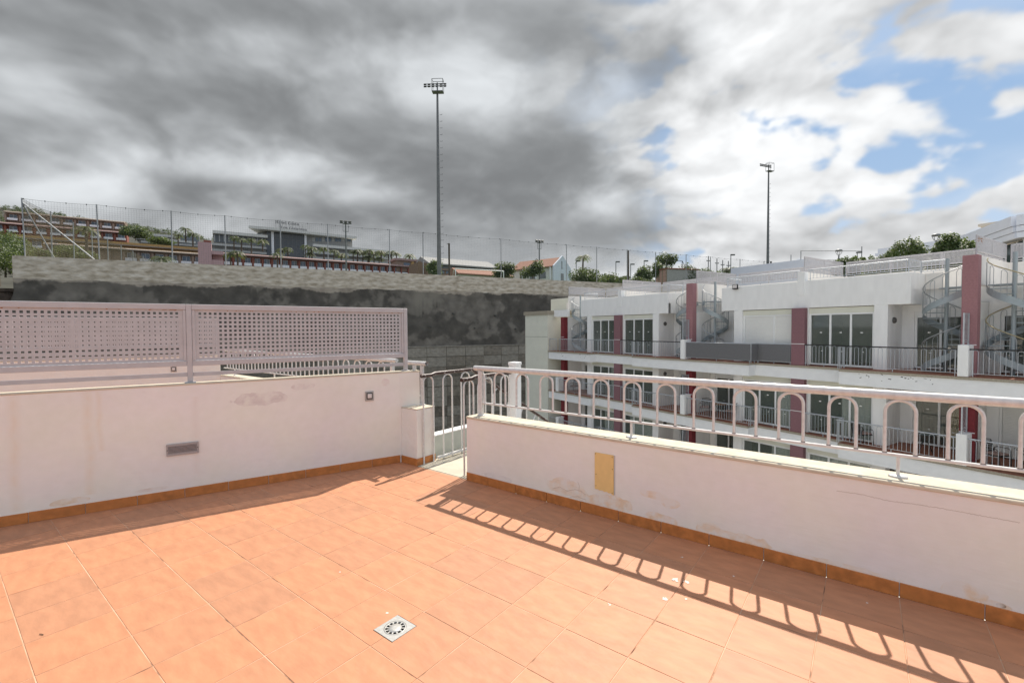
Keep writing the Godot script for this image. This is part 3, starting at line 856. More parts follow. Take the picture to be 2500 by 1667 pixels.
func building_materials():
	mottled("white_render", lin(0.87, 0.87, 0.855), 0.04, 2.5, 0.9, 0.0, 0.012, 14, 0.8)
	M.white_render.uv1_scale = Vector3(0.9, 0.16, 0.9)
	mottled("cream_render", lin(0.72, 0.72, 0.62), 0.03, 3.0, 0.9, 0.0, 0.012, 15, 0.8)
	mottled("grey_render", lin(0.52, 0.52, 0.53), 0.03, 2.5, 0.9, 0.0, 0.012, 16, 0.8)
	mottled("mauve_render", lin(0.25, 0.13, 0.145), 0.10, 0.6, 0.95, 0.0, 0.03, 17, 2.5)
	mottled("rose_render", lin(0.36, 0.185, 0.195), 0.09, 0.6, 0.95, 0.0, 0.03, 18, 2.5)
	mottled("red_render", lin(0.20, 0.03, 0.036), 0.12, 0.8, 0.9, 0.0, 0.02, 19, 1.5)
	mottled("balcony_tile", lin(0.30, 0.11, 0.06), 0.10, 0.6, 0.6, 0.0, 0.02, 20)
	mottled("slab_edge", lin(0.36, 0.32, 0.25), 0.22, 0.5, 0.95, 0.0, 0.03, 21, 2.0)
	mottled("fascia_white", lin(0.85, 0.86, 0.86), 0.03, 1.7, 0.9, 0.0, 0.015, 22, 1.0)
	mottled("bal_grey", lin(0.50, 0.53, 0.56), 0.07, 0.4, 0.45, 0.3, 0.02, 23)
	mat("bal_black", lin(0.02, 0.019, 0.018), 0.4)
	mat("upvc_white", lin(0.82, 0.83, 0.82), 0.35)
	var g := mat("glass", Color(0.42, 0.48, 0.45, 0.26), 0.03)
	g.transparency = BaseMaterial3D.TRANSPARENCY_ALPHA
	mottled("room_paint", lin(0.60, 0.58, 0.52), 0.03, 2.0, 0.95)
	mat("room_floor", lin(0.22, 0.19, 0.15), 0.8)
	mottled("curtain", lin(0.74, 0.77, 0.70), 0.12, 0.35, 0.95, 0.0, 0.04, 24)
	mottled("gold_curtain", lin(0.55, 0.42, 0.20), 0.12, 0.35, 0.95, 0.0, 0.04, 25)
	mottled("shutter_white", lin(0.78, 0.78, 0.75), 0.02, 1.0, 0.6)
	mottled("fabric_grey", lin(0.155, 0.155, 0.16), 0.05, 0.5, 0.95)
	mat("sticker", lin(0.85, 0.85, 0.82), 0.6)
	mottled("stair_paint", lin(0.34, 0.39, 0.41), 0.06, 0.5, 0.45, 0.15, 0.02, 26)
	mottled("stair_rail_paint", lin(0.38, 0.40, 0.41), 0.05, 0.5, 0.4, 0.3, 0.02, 27)
	mottled("rusty_stair_rail", lin(0.42, 0.36, 0.22), 0.35, 0.35, 0.5, 0.3, 0.03, 28)
	mat("chair_frame", lin(0.02, 0.019, 0.018), 0.45)
	mottled("chair_cushion", lin(0.30, 0.20, 0.17), 0.45, 0.22, 0.9, 0.0, 0.05, 29)
	mat("table_glass_top", lin(0.10, 0.12, 0.12), 0.15)
	mat("wood_brown", lin(0.20, 0.095, 0.035), 0.6)
	mat("blue_bed", lin(0.10, 0.30, 0.36), 0.8)
	mat("chair_white", lin(0.65, 0.65, 0.63), 0.5)
	mat("paint_flake", lin(0.07, 0.065, 0.06), 0.95)

func b_thing(called: String, label: String, category: String, local := Vector3.ZERO, turn := 0.0, group := "") -> Node3D:
	var b := Basis(Vector3.UP, B_TURN)
	return thing(called, label, category, B_AT + b * local, B_TURN + turn, group)

# a glazed door set: leaves between x0 and x1, from y0 to y1, glass at depth z
func glazed_door(parent: Node, x0: float, x1: float, y0: float, y1: float, z: float, leaves: int, box_h: float, curtain := 0.0, stickers := true, shut := 0.0, cm := "curtain"):
	var d := Node3D.new()
	d.name = "glazed_door"
	parent.add_child(d, true)
	var w := x1 - x0
	var f: Material = M.upvc_white
	if box_h > 0.0:
		part(d, "shutter_box", box_mesh(Vector3(w - 0.004, box_h, 0.10), 0.004), M.cream_render if box_h > 0.2 else f, Vector3((x0 + x1) / 2, y1 - box_h / 2, z))
	var top := y1 - box_h
	part(d, "frame_head", box_mesh(Vector3(w - 0.16, 0.07, 0.08), 0.003), f, Vector3((x0 + x1) / 2, top - 0.037, z))
	part(d, "frame_sill", box_mesh(Vector3(w - 0.16, 0.07, 0.08), 0.003), f, Vector3((x0 + x1) / 2, y0 + 0.036, z))
	for q in [x0 + 0.04, x1 - 0.04]:
		part(d, "frame_jamb", box_mesh(Vector3(0.078, top - y0 - 0.004, 0.085), 0.003), f, Vector3(q, (top + y0) / 2, z))
	if shut > 0.0:
		part(d, "roller_shutter", box_mesh(Vector3(w - 0.165, (top - y0 - 0.145) * shut, 0.02)), M.shutter_white, Vector3((x0 + x1) / 2, top - 0.0725 - (top - y0 - 0.145) * shut / 2, z - 0.005))
		var n := int((top - y0 - 0.145) * shut / 0.055)
		for k in n:
			part(d, "slat", box_mesh(Vector3(w - 0.17, 0.050, 0.012), 0.004), M.shutter_white, Vector3((x0 + x1) / 2, top - 0.0725 - 0.0275 - k * 0.055, z + 0.008))
		if leaves > 1: part(d, "mullion", box_mesh(Vector3(0.07, top - y0 - 0.146, 0.05), 0.003), f, Vector3((x0 + x1) / 2 + w * 0.12, (top + y0) / 2, z + 0.02))
		if shut > 0.95: return
	var lw := (w - 0.16) / leaves
	for k in leaves:
		var cx := x0 + 0.08 + lw * (k + 0.5)
		if k > 0: part(d, "mullion", box_mesh(Vector3(0.075, top - y0 - 0.146, 0.05), 0.003), f, Vector3(x0 + 0.08 + lw * k, (top + y0) / 2, z + 0.012 * (k % 2)))
		part(d, "pane", box_mesh(Vector3(lw - 0.077 if k > 0 and k < leaves - 1 else lw - 0.04, top - y0 - 0.148, 0.006)), M.glass, Vector3(cx + (0.018 if k == 0 else (-0.018 if k == leaves - 1 else 0.0)) * -1.0, (top + y0) / 2, z - 0.01))
		if stickers:
			part(d, "sticker", box_mesh(Vector3(0.085, 0.04, 0.001)), M.sticker, Vector3(cx, y0 + 1.42, z - 0.0055))
			part(d, "sticker", box_mesh(Vector3(0.07, 0.03, 0.001)), M.sticker, Vector3(cx + 0.05, y0 + 0.62, z - 0.0055))
	if curtain > 0.0:
		# pleated curtain behind the glass
		var b := MB.new()
		var n := int(w * curtain / 0.05)
		b.smooth()
		for k in n:
			var xa := x1 - 0.1 - k * 0.05; var xb := xa - 0.05
			var za := z - 0.09 + 0.022 * sin(k * 1.9) + 0.01 * sin(k * 0.7); var zb := z - 0.09 + 0.022 * sin((k + 1) * 1.9) + 0.01 * sin((k + 1) * 0.7)
			b.quad(Vector3(xb, y0 + 0.06, zb), Vector3(xb, top - 0.05, zb), Vector3(xa, top - 0.05, za), Vector3(xa, y0 + 0.06, za))
		if n > 1: part(d, "curtain", b.done(), M[cm])

func build_block():
	var t := b_thing("apartment_building", "long white apartment building with stepped balconies and mauve columns across the court", "building")
	var w: Material = M.white_render
	for f in 4:
		var y0: float = SLABS[f]
		var y1: float = 2.354 if f == 0 else SLABS[f - 1] - 0.62
		var h := y1 - y0
		for bi in 3:
			var c: float = BAYS[bi]
			if bi == 2 and f > 2: continue
			# piers beside and between the doors
			for s in [-1, 1]:
				part(t, "pier", box_mesh(Vector3(0.45, h, 0.22)), w, Vector3(c + s * 2.975, y0 + h / 2, -0.11))
				part(t, "bay_side", box_mesh(Vector3(0.16, h, 1.2)), M.grey_render if false else w, Vector3(c + s * 3.12, y0 + h / 2, -0.82))
			part(t, "pier", box_mesh(Vector3(0.62, h, 0.22)), w, Vector3(c, y0 + h / 2, -0.11))
			var pan := part(t, "mauve_panel", box_mesh(Vector3(0.56, h - 0.004, 0.25), 0.006), M.mauve_render, Vector3(c, y0 + h / 2, 0.128))
			part(pan, "white_line", box_mesh(Vector3(0.562, 0.025, 0.004)), M.upvc_white, Vector3(0, 0.95 - h / 2, 0.1262))
			# lintel above doors
			var lint := 0.02 if f == 0 else 0.02
			var kinds: Array
			if f == 0: kinds = [["glass", 0.0], ["glass", 0.0]] if bi == 0 else [["shut", 0.0], ["glass", 0.0]]
			elif f == 1: kinds = [["glass", 0.25], ["glass", 0.0]] if bi == 0 else [["glass", 0.3], ["glass", 0.45]]
			else: kinds = [["glass", 0.5], ["glass", 0.8]] if bi == 0 else [["glass", 0.4], ["glass", 0.95]]
			glazed_door(t, c - 2.75, c - 0.31, y0 + 0.04, y1 - lint, -0.13, 3, 0.24, kinds[0][1], f < 2, 1.0 if kinds[0][0] == "shut" else 0.0)
			glazed_door(t, c + 0.31, c + 2.75, y0 + 0.04, y1 - lint, -0.13, 3, 0.24, kinds[1][1], f < 2, 1.0 if kinds[1][0] == "shut" else 0.0)
			# rooms behind
			part(t, "room_back", box_mesh(Vector3(6.2, h, 0.1)), M.room_paint, Vector3(c, y0 + h / 2, -3.9))
			part(t, "room_side", box_mesh(Vector3(0.1, h, 3.6)), M.room_paint, Vector3(c, y0 + h / 2, -2.05))
			for s in [-1, 1]:
				part(t, "room_side", box_mesh(Vector3(0.1, h, 2.4)), M.room_paint, Vector3(c + s * 3.12, y0 + h / 2, -2.65))
		for pi in 3:
			var p: float = PARTIES[pi]
			# recess between two bays: back wall with doors, party wall and column
			part(t, "party_wall", box_mesh(Vector3(0.2, h, 1.38)), w, Vector3(p, y0 + h / 2, -0.69))
			for s in [-1, 1]:
				if pi == 0 and s < 0: continue
				glazed_door(t, minf(p + s * 0.42, p + s * 2.0), maxf(p + s * 0.42, p + s * 2.0), y0 + 0.04, y1 - 0.25, -1.48, 2, 0.18, 0.3 if f > 0 else 0.0, f < 2, 1.0 if (f == 1 and pi == 2 and s > 0) or (f == 0 and pi == 1 and s > 0) else 0.0, "gold_curtain" if (pi + f) % 2 else "curtain")
				for q in [[p + s * 0.26, 0.32], [p + s * 2.2, 0.4]]:
					part(t, "recess_wall", box_mesh(Vector3(q[1], h, 0.2)), w, Vector3(q[0], y0 + h / 2, -1.5))
				part(t, "recess_lintel", box_mesh(Vector3(1.6, 0.25, 0.2)), w, Vector3(p + s * 1.21, y1 - 0.125, -1.5))
				part(t, "room_back", box_mesh(Vector3(2.3, h, 0.1)), M.room_paint, Vector3(p + s * 1.25, y0 + h / 2, -3.9))
			var y_top := 3.93 if pi > 0 else 2.352
			var col := part(t, "column", box_mesh(Vector3(0.40, (y_top if f == 0 else y1) - y0 - 0.002, 0.36), 0.006), (M.red_render if pi == 0 else M.rose_render) if f == 0 else M.red_render, Vector3(p, y0 + ((y_top if f == 0 else y1) - y0) / 2, 0.18))
			part(col, "white_line", box_mesh(Vector3(0.402, 0.025, 0.004)), M.upvc_white, Vector3(0, 1.06 - ((y_top if f == 0 else y1) - y0) / 2, 0.1812))
			# low partition with a louvred screen between the two balconies
			if pi > 0 or f > 0:
				var lp := part(t, "balcony_partition", box_mesh(Vector3(0.27, 1.06, 0.56), 0.006), w, Vector3(p, y0 + 0.535, 0.645))
		# slabs: outline with deep balconies round each party wall
		var poly := PackedVector2Array()
		var front := []
		front.append(Vector2(-28.6, 0.9))
		for bi in 3:
			var c: float = BAYS[bi]
			front.append_array([Vector2(c - 1.9, 0.9), Vector2(c - 1.9, 0.32), Vector2(c + 1.9, 0.32), Vector2(c + 1.9, 0.9)])
		front.append(Vector2(4.5, 0.9))
		var inset := func(d: float) -> PackedVector2Array:
			var r := PackedVector2Array()
			for q in front: r.append(Vector2(q.x + (d if q.x < -28 else 0.0), q.y - d))
			r.append(Vector2(4.5, -7.0)); r.append(Vector2(-28.6 + d, -7.0))
			return r
		var top := MB.new()
		top.prism(inset.call(0.0), y0 - 0.10, y0 - 0.012)
		part(t, "balcony_slab", top.done(), M.slab_edge)
		var tl := MB.new()
		tl.prism(inset.call(0.045), y0 - 0.012, y0)
		part(t, "balcony_floor", tl.done(), M.balcony_tile)
		var fs := MB.new()
		fs.prism(inset.call(0.05), y0 - 0.62, y0 - 0.10)
		part(t, "slab_fascia", fs.done(), M.fascia_white)
	# blank end block at the far end
	part(t, "end_block", box_mesh(Vector3(3.1, 12.0, 7.0)), M.cream_render, Vector3(-30.15, -3.4, -2.6))
	part(t, "end_cap", box_mesh(Vector3(3.3, 0.28, 7.2)), M.slab_edge, Vector3(-30.15, 2.74, -2.6))
	part(t, "end_parapet", box_mesh(Vector3(2.8, 1.1, 0.3)), M.cream_render, Vector3(-29.9, 3.42, -1.6))
	part(t, "end_beam", box_mesh(Vector3(1.6, 0.5, 0.3)), w, Vector3(-27.75, 2.65, 0.2))
	part(t, "groove", box_mesh(Vector3(3.102, 0.02, 0.01)), M.lamp_dark, Vector3(-30.15, 0.85, 0.9))
	# weathered flakes on the slab fascias
	for q in [[-24.8, 0], [-24.2, 0], [-26.9, 0], [-7.95, 0], [-7.7, 0], [-6.6, 0], [-6.4, 0], [-7.2, 0], [-3.3, 0], [-5.9, 0]]:
		for k in 3:
			part(t, "bare_patch", box_mesh(Vector3(rng.randf_range(0.02, 0.10), rng.randf_range(0.01, 0.035), 0.002)), M.paint_flake, Vector3(q[0] + rng.randf_range(-0.18, 0.18), SLABS[q[1]] - rng.randf_range(0.12, 0.36), 0.8505), Vector3(0, 0, rng.randf_range(-0.6, 0.6)))
	# round bulkhead lamps on the bay sides
	for f in 3:
		for bi in 2:
			var lm := MB.new()
			lm.lathe([Vector2(0.12, 0), Vector2(0.12, 0.05), Vector2(0.09, 0.085), Vector2(0.04, 0.10), Vector2(0, 0.102)], 14)
			if not mesh_cache.has("bulkhead"): mesh_cache["bulkhead"] = lm.done()
			part(t, "bulkhead_lamp", mesh_cache["bulkhead"], M.lamp_dark, Vector3(BAYS[bi] + 3.2, SLABS[f] + 1.95, -0.55), Vector3(0, 0, -PI / 2))
	# roof: slab, bay parapets, inner pink parapets
	var rf := MB.new()
	var rp := PackedVector2Array([Vector2(-28.6, -7.0)])
	rp.append(Vector2(-28.6, -1.6))
	for bi in 3:
		var c: float = BAYS[bi]
		rp.append_array([Vector2(c - 3.9, -1.6), Vector2(c - 3.9, -0.012), Vector2(c + 3.9, -0.012), Vector2(c + 3.9, -1.6)])
	rp.append(Vector2(4.5, -7.0))
	rf.prism(rp, 2.356, ROOF_Y)
	part(t, "roof_slab", rf.done(), w)
	for bi in 3:
		var c: float = BAYS[bi]
		part(t, "roof_parapet", box_mesh(Vector3(7.8, 1.2, 0.22), 0.008), w, Vector3(c, 2.955, -0.11))
		for s in [-1, 1]:
			part(t, "roof_parapet", box_mesh(Vector3(0.2, 1.198, 1.36)), w, Vector3(c + s * 3.8, 2.955, -0.9))
		part(t, "pink_lining", box_mesh(Vector3(7.36, 0.64, 0.05)), M.pink_render, Vector3(c, ROOF_Y + 0.322, -0.246))
		part(t, "divider_post", box_mesh(Vector3(0.3, 1.05, 0.34), 0.006), w, Vector3(c, 3.45, -0.14))
	for pi in 3:
		var p: float = PARTIES[pi]
		for s in [-1, 1]:
			part(t, "roof_parapet", box_mesh(Vector3(0.55, 0.62, 0.2)), M.pink_render, Vector3(p + s * 1.42, ROOF_Y + 0.31, -1.5))
	for p in PARTIES + BAYS:
		part(t, "roof_dividing_wall", box_mesh(Vector3(0.16, 1.02, 3.8)), M.pink_render, Vector3(p, ROOF_Y + 0.51, -2.15))
	part(t, "roof_rear_wall", box_mesh(Vector3(33.1, 1.02, 0.16)), M.pink_render, Vector3(-12.05, ROOF_Y + 0.51, -4.08))
	for x in [-6.2, -12.2, -17.3, -3.6]:
		part(t, "socket_box", box_mesh(Vector3(0.09, 0.1, 0.03)), M.lamp_frame, Vector3(x, ROOF_Y + 0.78, -3.985))

func build_block_screens():
	# screens on the dividing and rear walls of the roof terraces
	var who := {-27.45: "louvred grey roof screen at the far end of the block beside the retaining wall", -21.85: "grey roof divider screen above the far bay of the block", -16.25: "bluish grey roof divider screen rising behind the middle rose column", -10.65: "grey roof divider screen by the white post over the nearer bay", -5.05: "rust stained grey roof divider screen above the nearest rose column", 0.55: "grey roof divider screen beyond the nearest spiral stair"}
	for p in who:
		if p > 0: continue
		var s := b_thing("roof_screen", who[p], "screen", Vector3(p, ROOF_Y + 1.02, -0.25), PI / 2, "roof divider screens")
		screen_fence(s, [0.03, 1.87, 3.72], 0.003, 0.0205, 0.0396)
		if p == -5.05:
			for k in 30:
				part(s, "rust_spot", box_mesh(Vector3(rng.randf_range(0.02, 0.1), rng.randf_range(0.01, 0.03), 0.002)), M.rust, Vector3(rng.randf_range(0.08, 0.75), 0.64 - absf(rng.randfn(0, 0.10)), 0.0075))
				if k % 3 == 0: part(s, "rust_spot", box_mesh(Vector3(rng.randf_range(0.02, 0.06), 0.012, 0.002)), M.rust, Vector3(rng.randf_range(0.08, 0.75), 0.64 - absf(rng.randfn(0, 0.10)), -0.001))
	var spans := [[-27.37, -21.95, "perforated rear screen on the roof of the far half bay"], [-21.75, -16.35, "perforated rear screen on the roof left of the middle column"], [-16.15, -10.75, "perforated rear screen on the roof between middle column and nearer bay"], [-10.55, -5.15, "perforated rear screen on the roof in front of the green hedges"], [-4.95, 0.45, "perforated rear screen on the roof under the long white villa"]]
	for q in spans:
		var r := b_thing("roof_screen", q[2], "screen", Vector3(q[0], ROOF_Y + 1.02, -4.08), 0.0, "perforated rear screens")
		var L: float = q[1] - q[0]
		screen_fence(r, [0.03, L / 3, L * 2 / 3, L - 0.03])

# balcony railing along a polyline in the block's frame
func railing(called: String, label: String, pts: Array, y: float, m_rail: Material, m_bar: Material, group: String, sheet := false, h := 0.92):
	var t := b_thing(called, label, "railing", Vector3(pts[0].x, y, pts[0].y), 0.0, group)
	var o: Vector2 = pts[0]
	for k in pts.size() - 1:
		var a: Vector2 = pts[k] - o; var b: Vector2 = pts[k + 1] - o
		var L := a.distance_to(b)
		var dir := (b - a) / L
		var turn := Vector3(0, -dir.angle(), 0)
		var mid := (a + b) / 2
		part(t, "top_rail", tube_mesh([Vector3(-L / 2 - 0.018, 0, 0), Vector3(L / 2 + 0.018, 0, 0)], 0.024, 8), m_rail, Vector3(mid.x, h, mid.y), turn)
		part(t, "lower_bar", box_mesh(Vector3(L, 0.016, 0.022)), m_bar, Vector3(mid.x, 0.11, mid.y), turn)
		var n := maxi(int(round(L / 0.268)), 1)
		var arch := arch_mesh(0.135, h - 0.145, 0.0092, 5, 6)
		for i in n:
			var c := a + dir * (L * (i + 0.5) / n)
			part(t, "arch_bar", arch, m_bar, Vector3(c.x, 0.118, c.y), turn)
		for i in 3:
			var c := a + dir * (L * (0.02 if i == 0 else (0.5 if i == 1 else 0.98)))
			part(t, "support", box_mesh(Vector3(0.02, 0.11 if i == 1 else h - 0.02, 0.022)), m_bar, Vector3(c.x, 0.055 if i == 1 else (h - 0.02) / 2, c.y), turn)
		if sheet:
			part(t, "privacy_cloth", box_mesh(Vector3(L - 0.03, h - 0.13, 0.006)), M.fabric_grey, Vector3(mid.x, 0.12 + (h - 0.13) / 2, mid.y) + Vector3(dir.y, 0, -dir.x) * 0.02, turn)
	return t

func build_block_railings():
	var floors := ["top floor", "middle floor", "lower floor"]
	for f in 3:
		var y: float = SLABS[f]
		for bi in 3:
			var c: float = BAYS[bi]
			if bi == 2 and f == 2: continue
			var L := [Vector2(c - 0.29, 0.22), Vector2(c - 1.83, 0.22), Vector2(c - 1.83, 0.80), Vector2(PARTIES[bi] + (0.15 if not (bi == 0 and f == 0) else 0.15), 0.80)]
			var R := [Vector2(c + 0.29, 0.22), Vector2(c + 1.83, 0.22), Vector2(c + 1.83, 0.80)]
			if bi < 2: R.append(Vector2(PARTIES[bi + 1] - 0.15, 0.80))
			var where: String = ["far bay", "nearer bay", "nearest bay"][bi]
			var rail_r: Material = M.bal_black if f == 0 else M.bal_grey
			var rail_l: Material = M.bal_black if f == 0 and bi == 2 else M.bal_grey
			railing("balcony_railing", "%s balcony railing of the %s, on its left half%s" % [floors[f], where, " with grey privacy cloth" if f == 0 and bi == 1 else ""], L, y, rail_l, M.bal_grey, "balcony railings of the block", f == 0 and bi == 1)
			if bi < 2:
				railing("balcony_railing", "%s balcony railing of the %s, on its right half%s" % [floors[f], where, " with black handrail" if f == 0 else ""], R, y, rail_r, M.bal_grey, "balcony railings of the block")
	railing("balcony_railing", "top floor balcony railing at the far end beside the blank end wall", [Vector2(-27.6, 0.8), Vector2(-28.5, 0.8)], SLABS[0], M.bal_grey, M.bal_grey, "balcony railings of the block")
	for f in [1, 2]:
		railing("balcony_railing", "%s balcony railing at the far end beside the blank end wall" % floors[f], [Vector2(-27.6, 0.8), Vector2(-28.5, 0.8)], SLABS[f], M.bal_grey, M.bal_grey, "balcony railings of the block")
	# roof railings on the parapets
	for bi in 2:
		var c: float = BAYS[bi]
		var y := 3.556
		var where: String = ["far bay", "nearer bay"][bi]
		railing("roof_railing", "roof parapet railing over the left half of the %s" % where, [Vector2(c - 0.2, -0.22), Vector2(c - 3.75, -0.22), Vector2(c - 3.75, -1.5)], y, M.bal_grey, M.bal_grey, "roof parapet railings", false, 0.5)
		railing("roof_railing", "roof parapet railing over the right half of the %s" % where, [Vector2(c + 0.2, -0.22), Vector2(c + 3.75, -0.22), Vector2(c + 3.75, -1.5), Vector2(PARTIES[bi + 1] - 1.1, -1.5)], y, M.bal_grey, M.bal_grey, "roof parapet railings", false, 0.5)

# one spiral stair: hand +1 has its top at +x, turning to the front on the way down
func spiral_stair(label: String, p: float, s: int, rusty := false):
	var t := b_thing("spiral_staircase", label, "staircase", Vector3(p + s * 0.86, SLABS[0], -0.70), 0.0, "spiral stairs to the roof")
	var H: float = ROOF_Y - SLABS[0]
	var r := 0.66
	var turns := 1.5
	var rail_m: Material = M.rusty_stair_rail if rusty else M.stair_rail_paint
	part(t, "pole", tube_mesh([Vector3(0, 0, 0), Vector3(0, H + 1.05, 0)], 0.062, 14), M.stair_paint)
	# q = 0 at the top, 1 at the bottom; angle 0 is towards the party wall, positive to the front
	var ang := func(q: float) -> float: return q * turns * TAU
	var pos := func(q: float, rad: float, up: float) -> Vector3:
		var a: float = ang.call(q)
		return Vector3(-s * cos(a) * rad, H * (1.0 - q) + up, sin(a) * rad)
	var n := 16
	for k in n:
		var b := MB.new()
		var q0 := float(k) / n; var q1 := float(k + 1) / n
		var a: Vector3 = pos.call(q0, 0.06, 0); var c: Vector3 = pos.call(q0, r, 0); var d: Vector3 = pos.call(q1, r, 0); var e: Vector3 = pos.call(q1, 0.06, 0)
		var y := H * (1.0 - (q0 + q1) / 2) - 0.05
		var poly := PackedVector2Array([Vector2(a.x, a.z), Vector2(c.x, c.z), Vector2(d.x, d.z), Vector2(e.x, e.z)])
		b.prism(poly, y - 0.03, y)
		part(t, "tread", b.done(), M.stair_paint)
	var st := MB.new()
	var steps := 60
	st.smooth()
	for k in steps:
		var q0 := float(k) / steps; var q1 := float(k + 1) / steps
		for side in [0, 1]:
			var rr: float = r + 0.006 * side
			var A: Vector3 = pos.call(q0, rr, -0.17); var B: Vector3 = pos.call(q0, rr, 0.08); var C: Vector3 = pos.call(q1, rr, 0.08); var D: Vector3 = pos.call(q1, rr, -0.17)
			if A.y < 0.0 and D.y < 0.0: A.y = 0.0; D.y = 0.0
			if side == 0: st.quad(A, B, C, D)
			else: st.quad(D, C, B, A)
	part(t, "stringer", st.done(), M.stair_paint)
	var hp := []
	for k in 49: hp.append(pos.call(float(k) / 48 * 0.97, r, 0.92))
	part(t, "handrail", tube_mesh(hp, 0.02, 8), rail_m)
	var nb := 17
	for k in nb:
		var q := (k + 0.5) / nb
		var q0 := q - 0.012; var q1 := q + 0.012
		var A: Vector3 = pos.call(q0, r + 0.012, 0.02); var D: Vector3 = pos.call(q1, r + 0.012, 0.02)
		var pts := [A]
		for i in 7:
			var u := float(i) / 6
			var m: Vector3 = pos.call(lerpf(q0, q1, 0.5 - 0.5 * cos(u * PI)), r + 0.012, 0.78 + 0.09 * sin(u * PI))
			pts.append(m)
		pts.append(D)
		part(t, "baluster", tube_mesh(pts, 0.009, 5), M.stair_rail_paint)
	# landing at the top towards the roof
	var lb := MB.new()
	lb.prism(PackedVector2Array([Vector2(-s * 0.06, 0.0), Vector2(-s * 0.64, 0.0), Vector2(-s * 0.64, -0.80), Vector2(s * 0.3, -0.80), Vector2(s * 0.3, -0.3)]), H - 0.04, H)
	part(t, "landing_plate", lb.done(), M.stair_paint)

func build_block_stairs():
	spiral_stair("grey spiral staircase at the far end of the block beside the dark red column", -27.45, 1)
	spiral_stair("grey spiral staircase left of the middle rose column", -16.25, -1)
	spiral_stair("grey spiral staircase right of the middle rose column", -16.25, 1)
	spiral_stair("large grey spiral staircase left of the nearest rose column", -5.05, -1)
	spiral_stair("spiral staircase with rusty handrail right of the nearest rose column", -5.05, 1, true)
	# louvred privacy screens on the low partitions
	for f in 3:
		for pi in range(1, 3):
			var p: float = PARTIES[pi]
			var where: String = ["", "middle", "nearest"][pi]
			var s := b_thing("privacy_screen", "grey louvred privacy screen on the %s partition beside the %s column" % [["top floor", "middle floor", "lower floor"][f], where], "screen", Vector3(p, SLABS[f] + 1.066, 0.64), PI / 2, "balcony privacy screens")
			for x in [-0.25, 0.25]: part(s, "post", box_mesh(Vector3(0.04, 1.08, 0.04), 0.003), M.bal_grey, Vector3(x, 0.54, 0))
			for y in [0.1, 0.17, 1.06]: part(s, "frame_rail", box_mesh(Vector3(0.456, 0.035, 0.03)), M.bal_grey, Vector3(0, y, 0))
			for k in 19: part(s, "slat", box_mesh(Vector3(0.456, 0.034, 0.006)), M.bal_grey, Vector3(0, 0.215 + k * 0.044, 0), Vector3(0.5, 0, 0))

func b_chair(label: String, local: Vector3, turn: float, cushion := true):
	var t := b_thing("patio_chair", label, "chair", local, turn, "chairs on the balconies")
	var fr: Material = M.chair_frame
	for s in [-1, 1]:
		part(t, "side_frame", tube_mesh([Vector3(s * 0.25, 0, 0.26), Vector3(s * 0.25, 0.30, 0.24), Vector3(s * 0.26, 0.60, 0.22), Vector3(s * 0.26, 0.65, 0.15), Vector3(s * 0.26, 0.65, -0.15), Vector3(s * 0.25, 0.60, -0.22), Vector3(s * 0.24, 0.30, -0.24), Vector3(s * 0.25, 0, -0.30)], 0.013, 6), fr)
	part(t, "seat", box_mesh(Vector3(0.48, 0.03, 0.46), 0.01), fr, Vector3(0, 0.42, 0))
	if cushion: part(t, "cushion", box_mesh(Vector3(0.46, 0.06, 0.44), 0.025), M.chair_cushion, Vector3(0, 0.466, 0))
	part(t, "back_frame", tube_mesh([Vector3(-0.24, 0.42, -0.22), Vector3(-0.25, 0.70, -0.28), Vector3(-0.22, 0.86, -0.31), Vector3(0, 0.89, -0.32), Vector3(0.22, 0.86, -0.31), Vector3(0.25, 0.70, -0.28), Vector3(0.24, 0.42, -0.22)], 0.013, 6), fr)
	for k in 6: part(t, "back_slat", box_mesh(Vector3(0.44, 0.045, 0.012)), fr, Vector3(0, 0.50 + k * 0.06, -0.238 - k * 0.013), Vector3(-0.2, 0, 0))

func b_table(label: String, local: Vector3, top: Material):
	var t := b_thing("patio_table", label, "table", local, 0.0, "tables on the balconies")
	var b := MB.new()
	b.lathe([Vector2(0, 0.70), Vector2(0.36, 0.70), Vector2(0.37, 0.71), Vector2(0.36, 0.72), Vector2(0, 0.72)], 24)
	part(t, "table_top", b.done(), top)
	for k in 4:
		var a := TAU * k / 4 + 0.4
		part(t, "leg", tube_mesh([Vector3(cos(a) * 0.3, 0, sin(a) * 0.3), Vector3(cos(a) * 0.1, 0.38, sin(a) * 0.1), Vector3(cos(a) * 0.26, 0.70, sin(a) * 0.26)], 0.013, 6), M.chair_frame)

